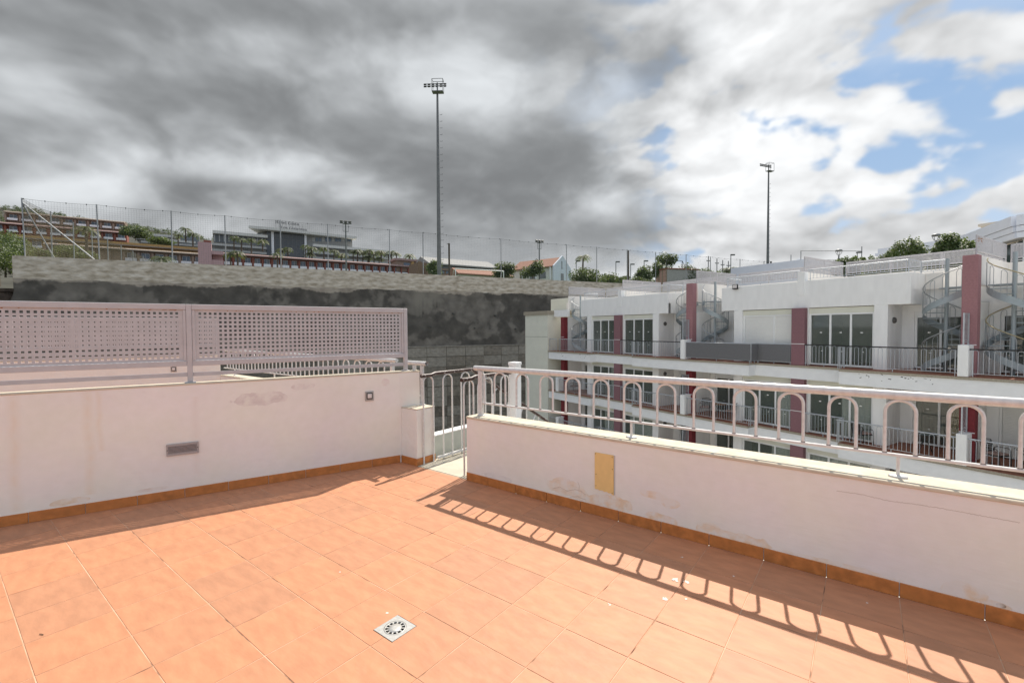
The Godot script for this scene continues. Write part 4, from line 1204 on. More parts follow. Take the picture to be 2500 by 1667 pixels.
func build_block_furniture():
	var y: float = SLABS[1]
	b_table("round glass patio table on the nearest middle floor balcony", Vector3(-3.6, y, 0.1), M.table_glass_top)
	b_chair("black patio chair with patterned cushion beside the white partition", Vector3(-4.35, y, 0.2), 1.2)
	b_chair("black patio chair tucked behind the round glass table", Vector3(-3.5, y, -0.55), 0.1)
	b_chair("black patio chair on the window side of the round glass table", Vector3(-2.9, y, 0.25), -1.6)
	b_table("round table on the middle floor balcony left of the nearest column", Vector3(-6.3, y, -0.2), M.table_glass_top)
	b_chair("white seated chair on the balcony behind the nearer bay railing", Vector3(-8.1, y, 0.35), 2.6)
	b_chair("wood toned chair on the middle floor balcony by the middle red column", Vector3(-15.4, y, 0.1), 0.4)
	b_table("dark table on the middle floor balcony by the middle red column", Vector3(-14.6, y, 0.0), M.wood_brown)
	b_chair("chair on the middle floor balcony of the nearer bay beside the dark table", Vector3(-13.9, y, 0.2), -1.2)
	b_chair("chair on the far middle floor balcony by the dark red column", Vector3(-26.4, y, 0.1), 0.3)
	# floodlight on the nearer bay parapet
	var l := b_thing("floodlight", "small black floodlight on top of the white roof parapet", "floodlight", Vector3(-13.72, 3.50, 0.03))
	part(l, "body", box_mesh(Vector3(0.30, 0.24, 0.07), 0.02), M.bal_black, Vector3(0, 0.06, 0.10))
	part(l, "lens", box_mesh(Vector3(0.22, 0.16, 0.01)), M.lamp_glass, Vector3(0, 0.065, 0.138))
	part(l, "bracket", box_mesh(Vector3(0.20, 0.03, 0.09)), M.bal_black, Vector3(0, -0.06, 0.05))

# ---------------------------------------------------------------- ground, own building, retaining wall, sports ground
const W_TURN := 1.09629
const W_AT := Vector3(-55.1166, 0, -10.076)     # local x along the wall, z towards the viewer

func w_pt(s: float, y: float, back: float) -> Vector3:
	return W_AT + Basis(Vector3.UP, W_TURN) * Vector3(s, y, -back)

func far_materials():
	mottled("paving", lin(0.42, 0.40, 0.36), 0.12, 6.0, 0.9)
	mottled("sunny_wall", lin(0.76, 0.73, 0.66), 0.03, 3.0, 0.9)
	var bm := mottled("beam_concrete", lin(0.40, 0.365, 0.31), 0.2, 5.0, 0.95, 0.0, 0.02, 33, 3.0)
	bm.albedo_texture = noise_tex(33, 0.014, [lin(0.37, 0.315, 0.235), lin(0.54, 0.475, 0.375), lin(0.63, 0.565, 0.46), lin(0.72, 0.67, 0.58)], [0.2, 0.42, 0.6, 0.8], 1024, FastNoiseLite.TYPE_SIMPLEX_SMOOTH, 8)
	bm.uv1_scale = Vector3(0.075, 0.17, 0.075)
	mottled("board_concrete", lin(0.24, 0.215, 0.175), 0.25, 3.0, 0.95, 0.0, 0.02, 34, 4.0)
	mottled("board_concrete_light", lin(0.31, 0.285, 0.24), 0.22, 2.6, 0.95, 0.0, 0.02, 35, 4.0)
	mottled("board_concrete_dark", lin(0.17, 0.15, 0.12), 0.25, 3.0, 0.95, 0.0, 0.02, 36, 4.0)
	mottled("dark_soil", lin(0.075, 0.055, 0.042), 0.35, 4.0, 1.0, 0.0, 0.03, 37, 6.0)
	mottled("hill_earth", lin(0.055, 0.055, 0.042), 0.35, 60.0, 1.0, 0.0, 0.03, 38)
	mottled("pitch_green", lin(0.08, 0.13, 0.05), 0.2, 9.0, 1.0)
	mottled("post_grey", lin(0.33, 0.34, 0.34), 0.1, 2.0, 0.5, 0.3)
	mat("net_cord", lin(0.06, 0.065, 0.065), 0.9)
	mat("net_cord_tan", lin(0.20, 0.165, 0.10), 0.9)
	mat("curtain_glass", lin(0.06, 0.075, 0.09), 0.08)
	mat("villa_glass", lin(0.05, 0.075, 0.075), 0.08)
	mottled("mast_steel", lin(0.17, 0.175, 0.175), 0.12, 3.0, 0.6, 0.3)
	mat("mast_dark", lin(0.055, 0.06, 0.055), 0.6)
	mottled("pole_wood", lin(0.09, 0.075, 0.06), 0.2, 1.0, 0.9)
	mat("goal_white", lin(0.82, 0.82, 0.80), 0.5)
	# hotel
	mottled("red_wall", lin(0.25, 0.085, 0.06), 0.12, 4.0, 0.9)
	mottled("pink_wall", lin(0.50, 0.33, 0.33), 0.05, 5.0, 0.9)
	mottled("tan_wall", lin(0.29, 0.21, 0.165), 0.1, 4.0, 0.9)
	mottled("yellow_wall", lin(0.44, 0.285, 0.115), 0.08, 5.0, 0.9)
	mottled("eave_pink", lin(0.34, 0.235, 0.215), 0.10, 4.0, 0.9)
	mottled("eave_tan", lin(0.31, 0.255, 0.205), 0.10, 4.0, 0.9)
	mottled("eave_grey", lin(0.30, 0.28, 0.25), 0.10, 4.0, 0.9)
	mat("far_glass", lin(0.10, 0.14, 0.19), 0.12)
	mat("dark_glass_and_openings", lin(0.14, 0.155, 0.165), 0.12)  # dark window glass; also carries the shade of openings in its colour
	mat("far_white", lin(0.80, 0.81, 0.83), 0.8)
	mottled("hotel_grey", lin(0.42, 0.43, 0.42), 0.06, 6.0, 0.85)
	mottled("hotel_white", lin(0.66, 0.66, 0.62), 0.06, 6.0, 0.85)
	mottled("hotel_stone", lin(0.30, 0.30, 0.29), 0.12, 6.0, 0.9)
	mottled("orange_roof", lin(0.29, 0.15, 0.105), 0.14, 2.0, 0.9)
	mottled("brown_stone", lin(0.22, 0.15, 0.10), 0.2, 3.0, 0.95)
	mottled("bluish_white", lin(0.66, 0.70, 0.77), 0.03, 6.0, 0.85)
	mottled("villa_white", lin(0.74, 0.78, 0.86), 0.03, 6.0, 0.7)
	mottled("villa_beige", lin(0.60, 0.53, 0.43), 0.04, 6.0, 0.85)
	mottled("rusty_sheet", lin(0.46, 0.27, 0.23), 0.35, 1.2, 0.8)
	mottled("grey_block", lin(0.34, 0.33, 0.32), 0.1, 2.0, 0.9)
	mat("lamp_post_grey", lin(0.22, 0.23, 0.23), 0.5, 0.3)
	# leaves
	for q in [["leaf_dark", lin(0.022, 0.036, 0.014)], ["leaf_mid", lin(0.038, 0.062, 0.018)], ["leaf_light", lin(0.062, 0.09, 0.022)], ["leaf_olive", lin(0.075, 0.075, 0.03)], ["leaf_palm", lin(0.032, 0.042, 0.016)]]:
		var m := mat(q[0], q[1], 0.55)
		m.backlight_enabled = true
		m.backlight = lin(0.12, 0.16, 0.04)
	mottled("bark", lin(0.12, 0.09, 0.065), 0.25, 0.6, 0.95)
	mottled("sign_grey", lin(0.11, 0.115, 0.12), 0.05, 2.0, 0.6)

func build_ground():
	structure("ground", box_mesh(Vector3(3000, 0.5, 3000)), M.hill_earth, Vector3(0, -20.26, 0))
	structure("court_paving", box_mesh(Vector3(44, 11.0, 34)), M.paving, Vector3(10, -14.76, -14), B_TURN)
	# the building the terrace stands on
	var t := structure("own_building", box_mesh(Vector3(30.4, 9.16, 8.0)), M.sunny_wall, Vector3(5.0, -4.69, 0.44))
	for f in 3:
		var y: float = [-3.1, -6.2, -9.0][f]
		part(t, "floor_band", box_mesh(Vector3(30.2, 0.5, 0.7)), M.fascia_white, Vector3(0.2, y + 4.69, -4.35))
		for k in 8:
			part(t, "door_shade_panel", box_mesh(Vector3(2.2, 2.1, 0.1)), M.dark_glass_and_openings, Vector3(-12.6 + k * 3.6, y + 4.69 + 1.4, -4.01))  # flat dark panel, the shade of a door recess put into its colour
	var w := structure("own_side_building", box_mesh(Vector3(12, 9.1, 9.0)), M.sunny_wall, Vector3(-11.2, -4.66, 2.1), B_TURN)
	# sports ground and hillside behind the retaining wall
	var pit := MB.new()
	var a := w_pt(-5.6, 0, 0.4); var b := w_pt(260, 0, 0.4); var c := w_pt(260, 0, 90); var d := w_pt(-5.6, 0, 90)
	pit.prism(PackedVector2Array([Vector2(a.x, a.z), Vector2(b.x, b.z), Vector2(c.x, c.z), Vector2(d.x, d.z)]), 5.0, 7.55)
	structure("sports_ground", pit.done(), M.pitch_green)
	# hillside as a height field over (along, back)
	var hs := MB.new()
	var n := FastNoiseLite.new()
	n.seed = 91; n.frequency = 0.012; n.fractal_octaves = 4
	var hh := func(s: float, k: float) -> float:
		var y := 7.4
		y += 13.0 * smoothstep(105.0, 165.0, k) + 15.0 * smoothstep(165.0, 205.0, k) + 14.0 * smoothstep(205.0, 280.0, k)
		y += (k - 300.0) * 0.20 if k > 300.0 else 0.0
		y -= 22.0 * smoothstep(60.0, 200.0, s) * smoothstep(80.0, 160.0, k)
		return y + 2.5 * n.get_noise_2d(s, k) * smoothstep(90.0, 140.0, k)
	var ns := 60; var nk := 40
	hs.smooth()
	for i in ns:
		for j in nk:
			var P := []
			for q in [[0, 0], [0, 1], [1, 1], [1, 0]]:
				var s: float = lerpf(-420.0, 420.0, float(i + q[0]) / ns); var k: float = 88.0 + pow(float(j + q[1]) / nk, 1.6) * 520.0
				P.append(w_pt(s, hh.call(s, k), k))
			hs.quad(P[0], P[1], P[2], P[3])
	structure("hillside", hs.done(), M.hill_earth)
	# the hill against the sky at the left
	var hl := MB.new()
	hl.smooth()
	var ridge := [[-500, 380], [-250, 440], [0, 500], [80, 508], [160, 524], [250, 541], [330, 548], [400, 560], [480, 574], [560, 592], [700, 622], [900, 660]]
	for k in ridge.size() - 1:
		var A := at(ridge[k][0], ridge[k][1] + 6, 760); var B := at(ridge[k + 1][0], ridge[k + 1][1] + 6, 760)
		for r in 6:
			var f0 := r / 6.0; var f1 := (r + 1) / 6.0
			var drop := func(p: Vector3, f: float, u: float) -> Vector3:
				var q := p.lerp(Vector3(p.x * 0.5, 18.0, p.z * 0.5), f)
				return q + Vector3(0, 6.0 * n.get_noise_2d(u * 0.6, f * 200.0) * (1.0 if f > 0.0 else 0.3), 0)
			hl.quad(drop.call(A, f1, ridge[k][0]), drop.call(A, f0, ridge[k][0]), drop.call(B, f0, ridge[k + 1][0]), drop.call(B, f1, ridge[k + 1][0]))
	structure("hill", hl.done(), M.hill_earth)
	var mm := MultiMesh.new()
	mm.transform_format = MultiMesh.TRANSFORM_3D
	mm.mesh = leaf_mesh(90, Vector3(3.2, 4.0, 3.2), 0.9, 5, 4)
	var tr := []
	for k in 900:
		var u := rng.randf_range(-120, 620)
		var i := 0
		while i < ridge.size() - 2 and ridge[i + 1][0] < u: i += 1
		var v := lerpf(ridge[i][1], ridge[i + 1][1], (u - ridge[i][0]) / float(ridge[i + 1][0] - ridge[i][0]))
		var f := pow(rng.randf(), 1.7) * 0.55
		var p := at(u, v + 6, 760)
		p = p.lerp(Vector3(p.x * 0.5, 18.0, p.z * 0.5), f)
		var sc := rng.randf_range(0.5, 1.35)
		tr.append(Transform3D(Basis(Vector3.UP, rng.randf() * TAU).scaled(Vector3(sc, sc * rng.randf_range(0.8, 1.4), sc)), p + Vector3(0, 2.0, 0)))
	mm.instance_count = tr.size()
	for k in tr.size(): mm.set_instance_transform(k, tr[k])
	var wood := MultiMeshInstance3D.new()
	wood.name = "hill_woods"; wood.multimesh = mm; wood.material_override = M.leaf_dark
	add_child(wood)
	tag(wood, "dark scattered pine woods along the hill ridge at the left", "woods", "", "stuff")

# dark sprayed concrete: two tones of wet and dry with ragged borders, pale run-offs
func shotcrete_image(len_m: float, h_m: float) -> Image:
	var px := 16.0
	var w := int(len_m * px); var h := int(h_m * px)
	var im := Image.create(w, h, false, Image.FORMAT_RGB8)
	var a := FastNoiseLite.new()
	a.seed = 201; a.frequency = 0.11; a.fractal_octaves = 5
	var b := FastNoiseLite.new()
	b.seed = 202; b.frequency = 0.6; b.fractal_octaves = 5
	var st := FastNoiseLite.new()
	st.seed = 203; st.frequency = 1.4; st.fractal_octaves = 3
	for j in h:
		var y := h_m - (j + 0.5) / px - 0.6
		for i in w:
			var x := (i + 0.5) / px - 8.0
			var p := a.get_noise_2d(x, y * 1.3); var q := b.get_noise_2d(x, y)
			var t := smoothstep(-0.10, 0.14, p + q * 0.35 + (0.14 if x < 3.2 else 0.0) + 0.04)
			var v := lerpf(0.090, 0.150, t) * (1.0 + 0.50 * q)
			v += 0.05 * smoothstep(0.15, 0.70, b.get_noise_2d(x * 0.7 + 40.0, y * 0.8)) * t
			var c := Color(v * 1.10, v, v * 0.84)
			# run-off below the beam
			for r in [[29.5, 1.5, 3.2], [31.2, 0.9, 2.0], [12.5, 0.6, 0.8]]:
				var dx: float = absf(x - r[0] + 0.5 * q) / r[1]
				var dn: float = (6.1 - y) / (r[2] * (1.0 + 0.5 * st.get_noise_2d(x * 2.0, 0.0)))
				if dx < 1.0 and dn < 1.0:
					c = c.lerp(Color(0.27, 0.25, 0.205), smoothstep(1.0, 0.25, maxf(dx, dn) + 0.5 * q) * 0.75)
			var lip := 5.78 + 0.55 * a.get_noise_2d(x * 1.2, 9.0) + 0.30 * b.get_noise_2d(x * 0.5, 30.0) + 0.10 * st.get_noise_2d(x * 2.0, y * 2.0)
			if y > lip: c = c.lerp(Color(0.40 + 0.2 * q, 0.35 + 0.18 * q, 0.285 + 0.15 * q), smoothstep(0.0, 0.16, y - lip))
			im.set_pixel(i, j, c.linear_to_srgb())
	return im

func build_retaining_wall():
	var t := thing("retaining_wall", "long concrete retaining wall with tan beam over dark sprayed concrete", "wall", W_AT, W_TURN)
	var n := FastNoiseLite.new()
	n.seed = 301; n.frequency = 0.35; n.fractal_octaves = 4
	# beam: rough face strip with uneven lower edge
	var bm := MB.new()
	bm.smooth()
	var x0 := -5.7; var L := 108.0; var nx := 430
	for i in nx:
		for j in 8:
			var P := []
			for q in [[0, 0], [0, 1], [1, 1], [1, 0]]:
				var x: float = x0 + L * (i + q[0]) / nx
				var lo := 6.06 + 0.12 * n.get_noise_2d(x * 1.4, 0.0)
				var y: float = lerpf(lo, 8.0 + 0.012 * n.get_noise_2d(x, 20.0), (j + q[1]) / 8.0)
				P.append(Vector3(x, y, 0.05 * n.get_noise_2d(x * 1.2, y * 2.0) if j + q[1] > 0 and j + q[1] < 8 else -0.02))
			bm.quad(P[0], P[1], P[2], P[3])
	bm.flat()
	bm.quad(Vector3(x0, 8.0, -0.02), Vector3(x0, 8.0, -1.2), Vector3(x0 + L, 8.0, -1.2), Vector3(x0 + L, 8.0, -0.02))
	bm.quad(Vector3(x0, 5.8, -0.02), Vector3(x0 + L, 5.8, -0.02), Vector3(x0 + L, 5.8, -1.2), Vector3(x0, 5.8, -1.2))
	bm.quad(Vector3(x0, 5.8, -1.2), Vector3(x0, 8.0, -1.2), Vector3(x0, 8.0, 0.0), Vector3(x0, 5.8, 0.0))
	part(t, "cap_beam", bm.done(), M.beam_concrete)
	# sprayed face
	var sf := SurfaceTool.new()
	sf.begin(Mesh.PRIMITIVE_TRIANGLES)
	sf.set_smooth_group(0)
	var X0 := -8.0; var SL := 110.0; var SH := 6.9; var ny := 22; nx = 330
	var P := func(i: int, j: int) -> Vector3:
		var x := X0 + SL * i / nx
		var y := -0.6 + SH * j / ny
		var z := -0.10 + 0.10 * n.get_noise_2d(x * 0.8, y * 0.8) + 0.04 * n.get_noise_2d(x * 4.0, y * 4.0)
		if y > 5.0: z = lerpf(z, -0.035, minf((y - 5.0) / 0.9, 1.0))
		# the end flares out at its foot and is cut off plumb above
		var edge := -5.7 - 0.34 * pow(maxf(5.0 - y, 0.0), 1.45)
		if x < edge: x = edge
		return Vector3(x, y, z)
	for i in nx:
		for j in ny:
			var q := [[i, j], [i, j + 1], [i + 1, j + 1], [i + 1, j]]
			for k in [0, 1, 2, 0, 2, 3]:
				sf.set_uv(Vector2(float(q[k][0]) / nx, 1.0 - float(q[k][1]) / ny))
				sf.add_vertex(P.call(q[k][0], q[k][1]))
	sf.generate_normals()
	var sm := mat("shotcrete", Color.WHITE, 0.8)
	sm.albedo_texture = ImageTexture.create_from_image(shotcrete_image(SL, SH))
	part(t, "shotcrete_face", sf.commit(), sm)
	# anchor heads
	for q in [[27.3, 3.3], [30.6, 1.8], [33.4, 3.4], [36.2, 1.6], [39.0, 3.2], [41.8, 1.5], [44.2, 3.5], [22.0, 3.4], [15.2, 3.2], [8.5, 3.0], [1.5, 3.2]]:
		part(t, "drain_pipe", tube_mesh([Vector3(q[0], q[1], -0.15), Vector3(q[0], q[1] - 0.02, 0.14)], 0.075, 10), M.mast_dark)
	# lower wall of board-marked lifts
	part(t, "ledge", box_mesh(Vector3(110, 0.10, 0.9)), M.board_concrete_light, Vector3(47, -0.55, 0.15))
	part(t, "lower_wall", box_mesh(Vector3(110, 19.4, 1.0)), M.board_concrete_dark, Vector3(47, -10.3, -0.06))
	var pm := []
	for k in 4:
		var b := MB.new()
		b.chamfer(Vector3.ZERO, Vector3(2.36, 1.14, 0.12), 0.02)
		# tie holes and a lip of laitance
		b.box(Vector3(-0.3 + 0.2 * k, 0.585, 0.03), Vector3(1.4, 0.03, 0.10))
		pm.append(b.done())
	for i in range(-2, 14):
		for j in 11:
			var x := 24.0 + i * 2.4 + rng.randf_range(-0.02, 0.02)
			var mm2: Material = [M.board_concrete, M.board_concrete_light, M.board_concrete, M.board_concrete_dark][rng.randi() % 4] if j > 1 else [M.board_concrete_light, M.board_concrete][rng.randi() % 2]
			var pn := part(t, "concrete_panel", pm[rng.randi() % 4], mm2, Vector3(x, -1.19 - j * 1.19 + rng.randf_range(-0.02, 0.02), 0.47 + rng.randf_range(-0.025, 0.03)), Vector3(0, 0, rng.randf_range(-0.006, 0.006)))
	# earth bank at the end of the wall
	var bk := MB.new()
	bk.smooth()
	var F := func(i: int, j: int) -> Vector3:
		var x := -5.9 - 34.0 * i / 24.0
		var k := j / 14.0
		var y := lerpf(5.2, -9.0, k) + 0.9 * n.get_noise_2d(x * 0.5, k * 9.0)
		if j == 0: y = 5.4
		return Vector3(x, y, lerpf(-3.5, 5.0, k) + 1.0 * n.get_noise_2d(x * 0.5 + 9.0, k * 9.0) - 0.6)
	for i in 24:
		for j in 14: bk.quad(F.call(i + 1, j + 1), F.call(i + 1, j), F.call(i, j), F.call(i, j + 1))
	var bo := structure("earth_bank", bk.done(), M.dark_soil, W_AT, W_TURN)
	structure("bank_path", box_mesh(Vector3(36, 0.3, 5.0)), M.dark_soil, w_pt(-24, 5.3, 6.2), W_TURN)

func cord_mesh(a: Vector3, b: Vector3, r: float, mb: MB):
	mb.tube([a, b], r, 3, false)

func build_net():
	var t := thing("sports_net", "tall ball stop net on slim grey posts along the top of the retaining wall", "net fence", w_pt(0, 8.0, 0.35), W_TURN)
	var posts := [-5.0, 0.0, 5.46, 9.85, 14.8, 19.4, 26.0, 29.9, 40.0, 49.8, 54.8, 60.2, 65.6, 71.8, 77.1, 84.0, 90.0, 96.0, 102.0]
	for s in posts:
		part(t, "post", tube_mesh([Vector3(s, -0.3, 0), Vector3(s + (0.10 if s < 1 else 0.0) * -1.0, 5.0, 0)], 0.055, 8), M.post_grey)
	var sag := func(x: float) -> float:
		for k in posts.size() - 1:
			if x <= posts[k + 1]:
				var f: float = (x - posts[k]) / (posts[k + 1] - posts[k])
				return -0.32 * f * (1.0 - f)
		return 0.0
	var net := MB.new()
	var cable := []
	var x := -5.0
	while x <= 102.0:
		var top: float = 4.95 + sag.call(x)
		net.tube([Vector3(x, 0.05, 0), Vector3(x, top, 0)], 0.0042, 3, false)
		cable.append(Vector3(x, top, 0))
		x += 0.2
	for j in 25:
		var line := []
		for k in range(0, cable.size(), 6): line.append(Vector3(cable[k].x, 0.05 + (cable[k].y - 0.05) * j / 25.0, 0))
		net.tube(line, 0.0042, 3, false)
	part(t, "net", net.done(), M.net_cord)
	part(t, "top_cable", tube_mesh(cable, 0.012, 4), M.net_cord)
	var clip := box_mesh(Vector3(0.06, 0.10, 0.06))
	for k in range(0, cable.size(), 7): part(t, "net_clip", clip, M.net_cord, cable[k])
	# braces at the corner
	part(t, "brace", tube_mesh([Vector3(-5.05, 4.6, 0), Vector3(-0.35, 0, 0.05)], 0.06, 8), M.post_grey)
	part(t, "brace", tube_mesh([Vector3(-5.05, 4.5, 0), Vector3(-3.6, 0, -1.6)], 0.055, 8), M.post_grey)
	# end line of the pitch, at right angles
	var e := thing("sports_net", "ball stop net running away from the corner post at the end of the wall", "net fence", w_pt(-5.0, 8.0, 0.35), W_TURN)
	for k in range(1, 9):
		part(e, "post", tube_mesh([Vector3(0, -0.45, -4.85 * k), Vector3(0, 5.0, -4.85 * k)], 0.055, 8), M.post_grey)
	var en := MB.new()
	var z := 0.0
	var ec := []
	while z < 38.8:
		var f := fmod(z, 4.85) / 4.85
		var top := 4.95 - 0.3 * f * (1.0 - f) * 4.0 * 0.4
		en.tube([Vector3(0, -0.4, -z), Vector3(0, top, -z)], 0.011, 3, false)
		ec.append(Vector3(0, top, -z))
		z += 0.2
	for j in 26:
		var line := []
		for k in range(0, ec.size(), 6): line.append(Vector3(0, -0.4 + (ec[k].y + 0.4) * j / 26.0, ec[k].z))
		en.tube(line, 0.011, 3, false)
	part(e, "net", en.done(), M.net_cord_tan)
	part(e, "top_cable", tube_mesh(ec, 0.012, 4), M.net_cord)

func tall_mast(label: String, p: Vector3, top_y: float, turn: float):
	var t := thing("floodlight_mast", label, "floodlight", Vector3(p.x, 7.55, p.z), turn, "tall floodlight masts")
	var H := top_y - 7.55
	var b := MB.new()
	b.tube([Vector3(0, 0, 0), Vector3(0, H * 0.33, 0), Vector3(0, H * 0.66, 0), Vector3(0, H, 0)], 0.30, 12, true, 0.13)
	part(t, "pole", b.done(), M.mast_steel)
	part(t, "base_box", box_mesh(Vector3(0.7, 0.7, 0.7), 0.03), M.mast_steel, Vector3(0, 0.35, 0))
	# climbing rungs
	var rg := MB.new()
	var y := 3.0
	while y < H - 2.0:
		rg.box(Vector3(0.42, y, 0), Vector3(0.30, 0.03, 0.03)); rg.box(Vector3(0.57, y + 0.05, 0), Vector3(0.03, 0.13, 0.03))
		y += 0.85
	part(t, "rungs", rg.done(), M.mast_dark)
	# service platform
	var py := H - 0.05
	var pl := part(t, "platform", box_mesh(Vector3(1.45, 0.10, 0.8), 0.02), M.mast_steel, Vector3(0.1, py, 0.2))
	for x in [-0.7, 0.7]:
		for zz in [-0.37, 0.37]:
			part(pl, "rail_post", box_mesh(Vector3(0.045, 1.55, 0.045)), M.mast_dark, Vector3(x, 0.78, zz))
	for q in [[0, 1.54, 0.37, 1.4, 0.045], [0, 1.54, -0.37, 1.4, 0.045], [0.7, 1.54, 0, 0.045, 0.7], [-0.7, 1.54, 0, 0.045, 0.7]]:
		part(pl, "rail", box_mesh(Vector3(q[3], 0.045, q[4])), M.mast_dark, Vector3(q[0], q[1], q[2]))
	part(t, "head_pole", tube_mesh([Vector3(0, H, 0), Vector3(0, H + 1.25, 0)], 0.09, 8), M.mast_steel)
	# two cross bars of lamps
	for r in 2:
		var by := H + 0.95 + 0.27 * r
		part(t, "cross_bar", box_mesh(Vector3(2.9, 0.06, 0.06)), M.mast_dark, Vector3(-0.35, by, -0.2))
		for k in 6:
			var lx := -1.68 + k * 0.52
			var lamp := part(t, "lamp_head", box_mesh(Vector3(0.34, 0.13, 0.30), 0.03), M.mast_dark, Vector3(lx, by + 0.02, -0.38), Vector3(0.45, 0, 0))
			part(lamp, "lamp_visor", box_mesh(Vector3(0.36, 0.02, 0.18)), M.mast_dark, Vector3(0, 0.09, -0.12), Vector3(-0.4, 0, 0))

func low_mast(label: String, p: Vector3, top_y: float):
	var t := thing("floodlight_mast", label, "floodlight", Vector3(p.x, 7.5, p.z), W_TURN, "lower floodlight masts")
	var H := top_y - 7.5
	var b := MB.new()
	b.tube([Vector3(0, 0, 0), Vector3(0, H, 0)], 0.20, 10, true, 0.13)
	part(t, "pole", b.done(), M.mast_steel)
	for x in [-0.5, 0.5]: part(t, "cage_post", box_mesh(Vector3(0.07, 1.5, 0.07)), M.mast_steel, Vector3(x, H - 0.95, 0))
	for y in [H - 1.7, H - 0.2]: part(t, "cage_bar", box_mesh(Vector3(1.07, 0.08, 0.08)), M.mast_steel, Vector3(0, y, 0.01))
	for r in 2:
		part(t, "cross_bar", box_mesh(Vector3(2.3, 0.07, 0.07)), M.mast_dark, Vector3(0, H - 0.1 + r * 0.33, 0))
		for k in 3:
			part(t, "lamp_head", box_mesh(Vector3(0.55, 0.20, 0.36), 0.04), M.mast_dark, Vector3(-0.8 + k * 0.8, H - 0.02 + r * 0.33, 0.2), Vector3(0.5, 0, 0))

func build_sports_things():
	tall_mast("very tall grey floodlight mast rising over the middle of the retaining wall", at(1072, 660, 60), at(1072, 232, 60).y, 0.62)
	tall_mast("tall dark floodlight mast standing alone behind the roof of the block", at(1875, 655, 92), at(1875, 420, 92).y, 1.05)
	low_mast("lower floodlight mast in front of the red hotel row", at(845, 660, 93), at(845, 545, 93).y)
	low_mast("lower floodlight mast in front of the white orange roofed house", at(1317, 690, 112), at(1317, 591, 112).y)
	var g := thing("football_goal", "white football goal frame just showing over the retaining wall", "goal", w_pt(39.5, 7.55, 6.5), W_TURN)
	part(g, "crossbar", tube_mesh([Vector3(-3.6, 2.2, 0), Vector3(3.6, 2.2, 0)], 0.07, 8), M.goal_white)
	for x in [-3.6, 3.6]:
		part(g, "goal_post", tube_mesh([Vector3(x, 0, 0), Vector3(x, 2.2, 0)], 0.07, 8), M.goal_white)
		part(g, "stay", tube_mesh([Vector3(x, 2.2, 0), Vector3(x, 2.0, -0.9), Vector3(x, 0, -1.6)], 0.035, 6), M.goal_white)
	var p := thing("utility_pole", "brown wooden utility pole with short arm behind the net near the tall mast", "pole", w_pt(35.5, 7.5, 8.0))
	part(p, "pole", tube_mesh([Vector3.ZERO, Vector3(0, 5.9, 0)], 0.13, 8), M.pole_wood)
	part(p, "arm", tube_mesh([Vector3(0, 5.8, 0), Vector3(-0.8, 6.0, -0.4)], 0.04, 6), M.pole_wood)
	for q in [[1535, 612, 690, 72, "brown wooden pole leaning slightly beside the net behind the block roof"], [1588, 649, 690, 110, "short wooden pole between the small street lamps"], [1884, 638, 660, 98, "wooden pole with wires behind the tall dark mast"]]:
		var a := at(q[0], q[2], q[3])
		var o := thing("utility_pole", q[4], "pole", Vector3(a.x, 7.5, a.z))
		part(o, "pole", tube_mesh([Vector3.ZERO, Vector3(-0.1, at(q[0], q[1], q[3]).y - 7.5, 0)], 0.15, 8), M.pole_wood)
		part(o, "cap", box_mesh(Vector3(0.4, 0.12, 0.12)), M.pole_wood, Vector3(-0.1, at(q[0], q[1], q[3]).y - 7.6, 0))

# ---------------------------------------------------------------- leaves, trees, palms
func leaf_mesh(n: int, r: Vector3, size: float, clumps: int, seed_: int) -> Mesh:
	var g := RandomNumberGenerator.new()
	g.seed = seed_
	var b := MB.new()
	var cs := []
	for k in clumps:
		var d := Vector3(g.randfn(), g.randfn() * 0.8 + 0.15, g.randfn()).normalized() * pow(g.randf(), 0.4) * 0.72
		cs.append([d * r, g.randf_range(0.30, 0.55)])
	for k in n:
		var c: Array = cs[g.randi() % clumps]
		var d := Vector3(g.randfn(), g.randfn(), g.randfn()).normalized()
		var p: Vector3 = c[0] + d * r * c[1] * pow(g.randf(), 0.35)
		var nn := (d + Vector3(g.randfn(), g.randfn() + 0.5, g.randfn()) * 0.7).normalized()
		var t := nn.cross(Vector3(g.randfn(), g.randfn(), g.randfn())).normalized()
		var s := size * g.randf_range(0.6, 1.3)
		var u := nn.cross(t) * s * 0.32
		b.quad(p - t * s * 0.5, p + u, p + t * s * 0.5 + nn * s * 0.1, p - u)
	return b.done()

# leaves over the outside of a rounded, lumpy block standing on y = 0
func hedge_mesh(L: float, H: float, W: float, n: int, seed_: int) -> Mesh:
	var g := RandomNumberGenerator.new()
	g.seed = seed_
	var lump := FastNoiseLite.new()
	lump.seed = seed_; lump.frequency = 0.55; lump.fractal_octaves = 3
	var b := MB.new()
	for k in n:
		var x := g.randf_range(-1.0, 1.0)
		var a := g.randf_range(0.0, PI)
		var ca := cos(a); var sa := sin(a)
		var end := pow(maxf(1.0 - pow(absf(x), 6.0), 0.0), 0.5)
		var grow := 1.0 + 0.34 * lump.get_noise_2d(x * L / 2, a * 1.2) + 0.10 * lump.get_noise_2d(x * L * 2.0, a * 5.0)
		var y := H * pow(sa, 0.45) * grow * end
		var z := W / 2 * signf(ca) * pow(absf(ca), 0.55) * grow
		var p := Vector3(x * L / 2, y * pow(g.randf(), 0.08), z) + Vector3(g.randfn(), g.randfn(), g.randfn()) * 0.045
		var nn := (Vector3(0.0, sa, ca) + Vector3(g.randfn(), g.randfn(), g.randfn()) * 0.55).normalized()
		var t := nn.cross(Vector3(g.randfn(), g.randfn(), g.randfn())).normalized()
		var s := g.randf_range(0.07, 0.15)
		var u := nn.cross(t) * s * 0.36
		b.quad(p - t * s * 0.5, p + u, p + t * s * 0.5, p - u)
	return b.done()

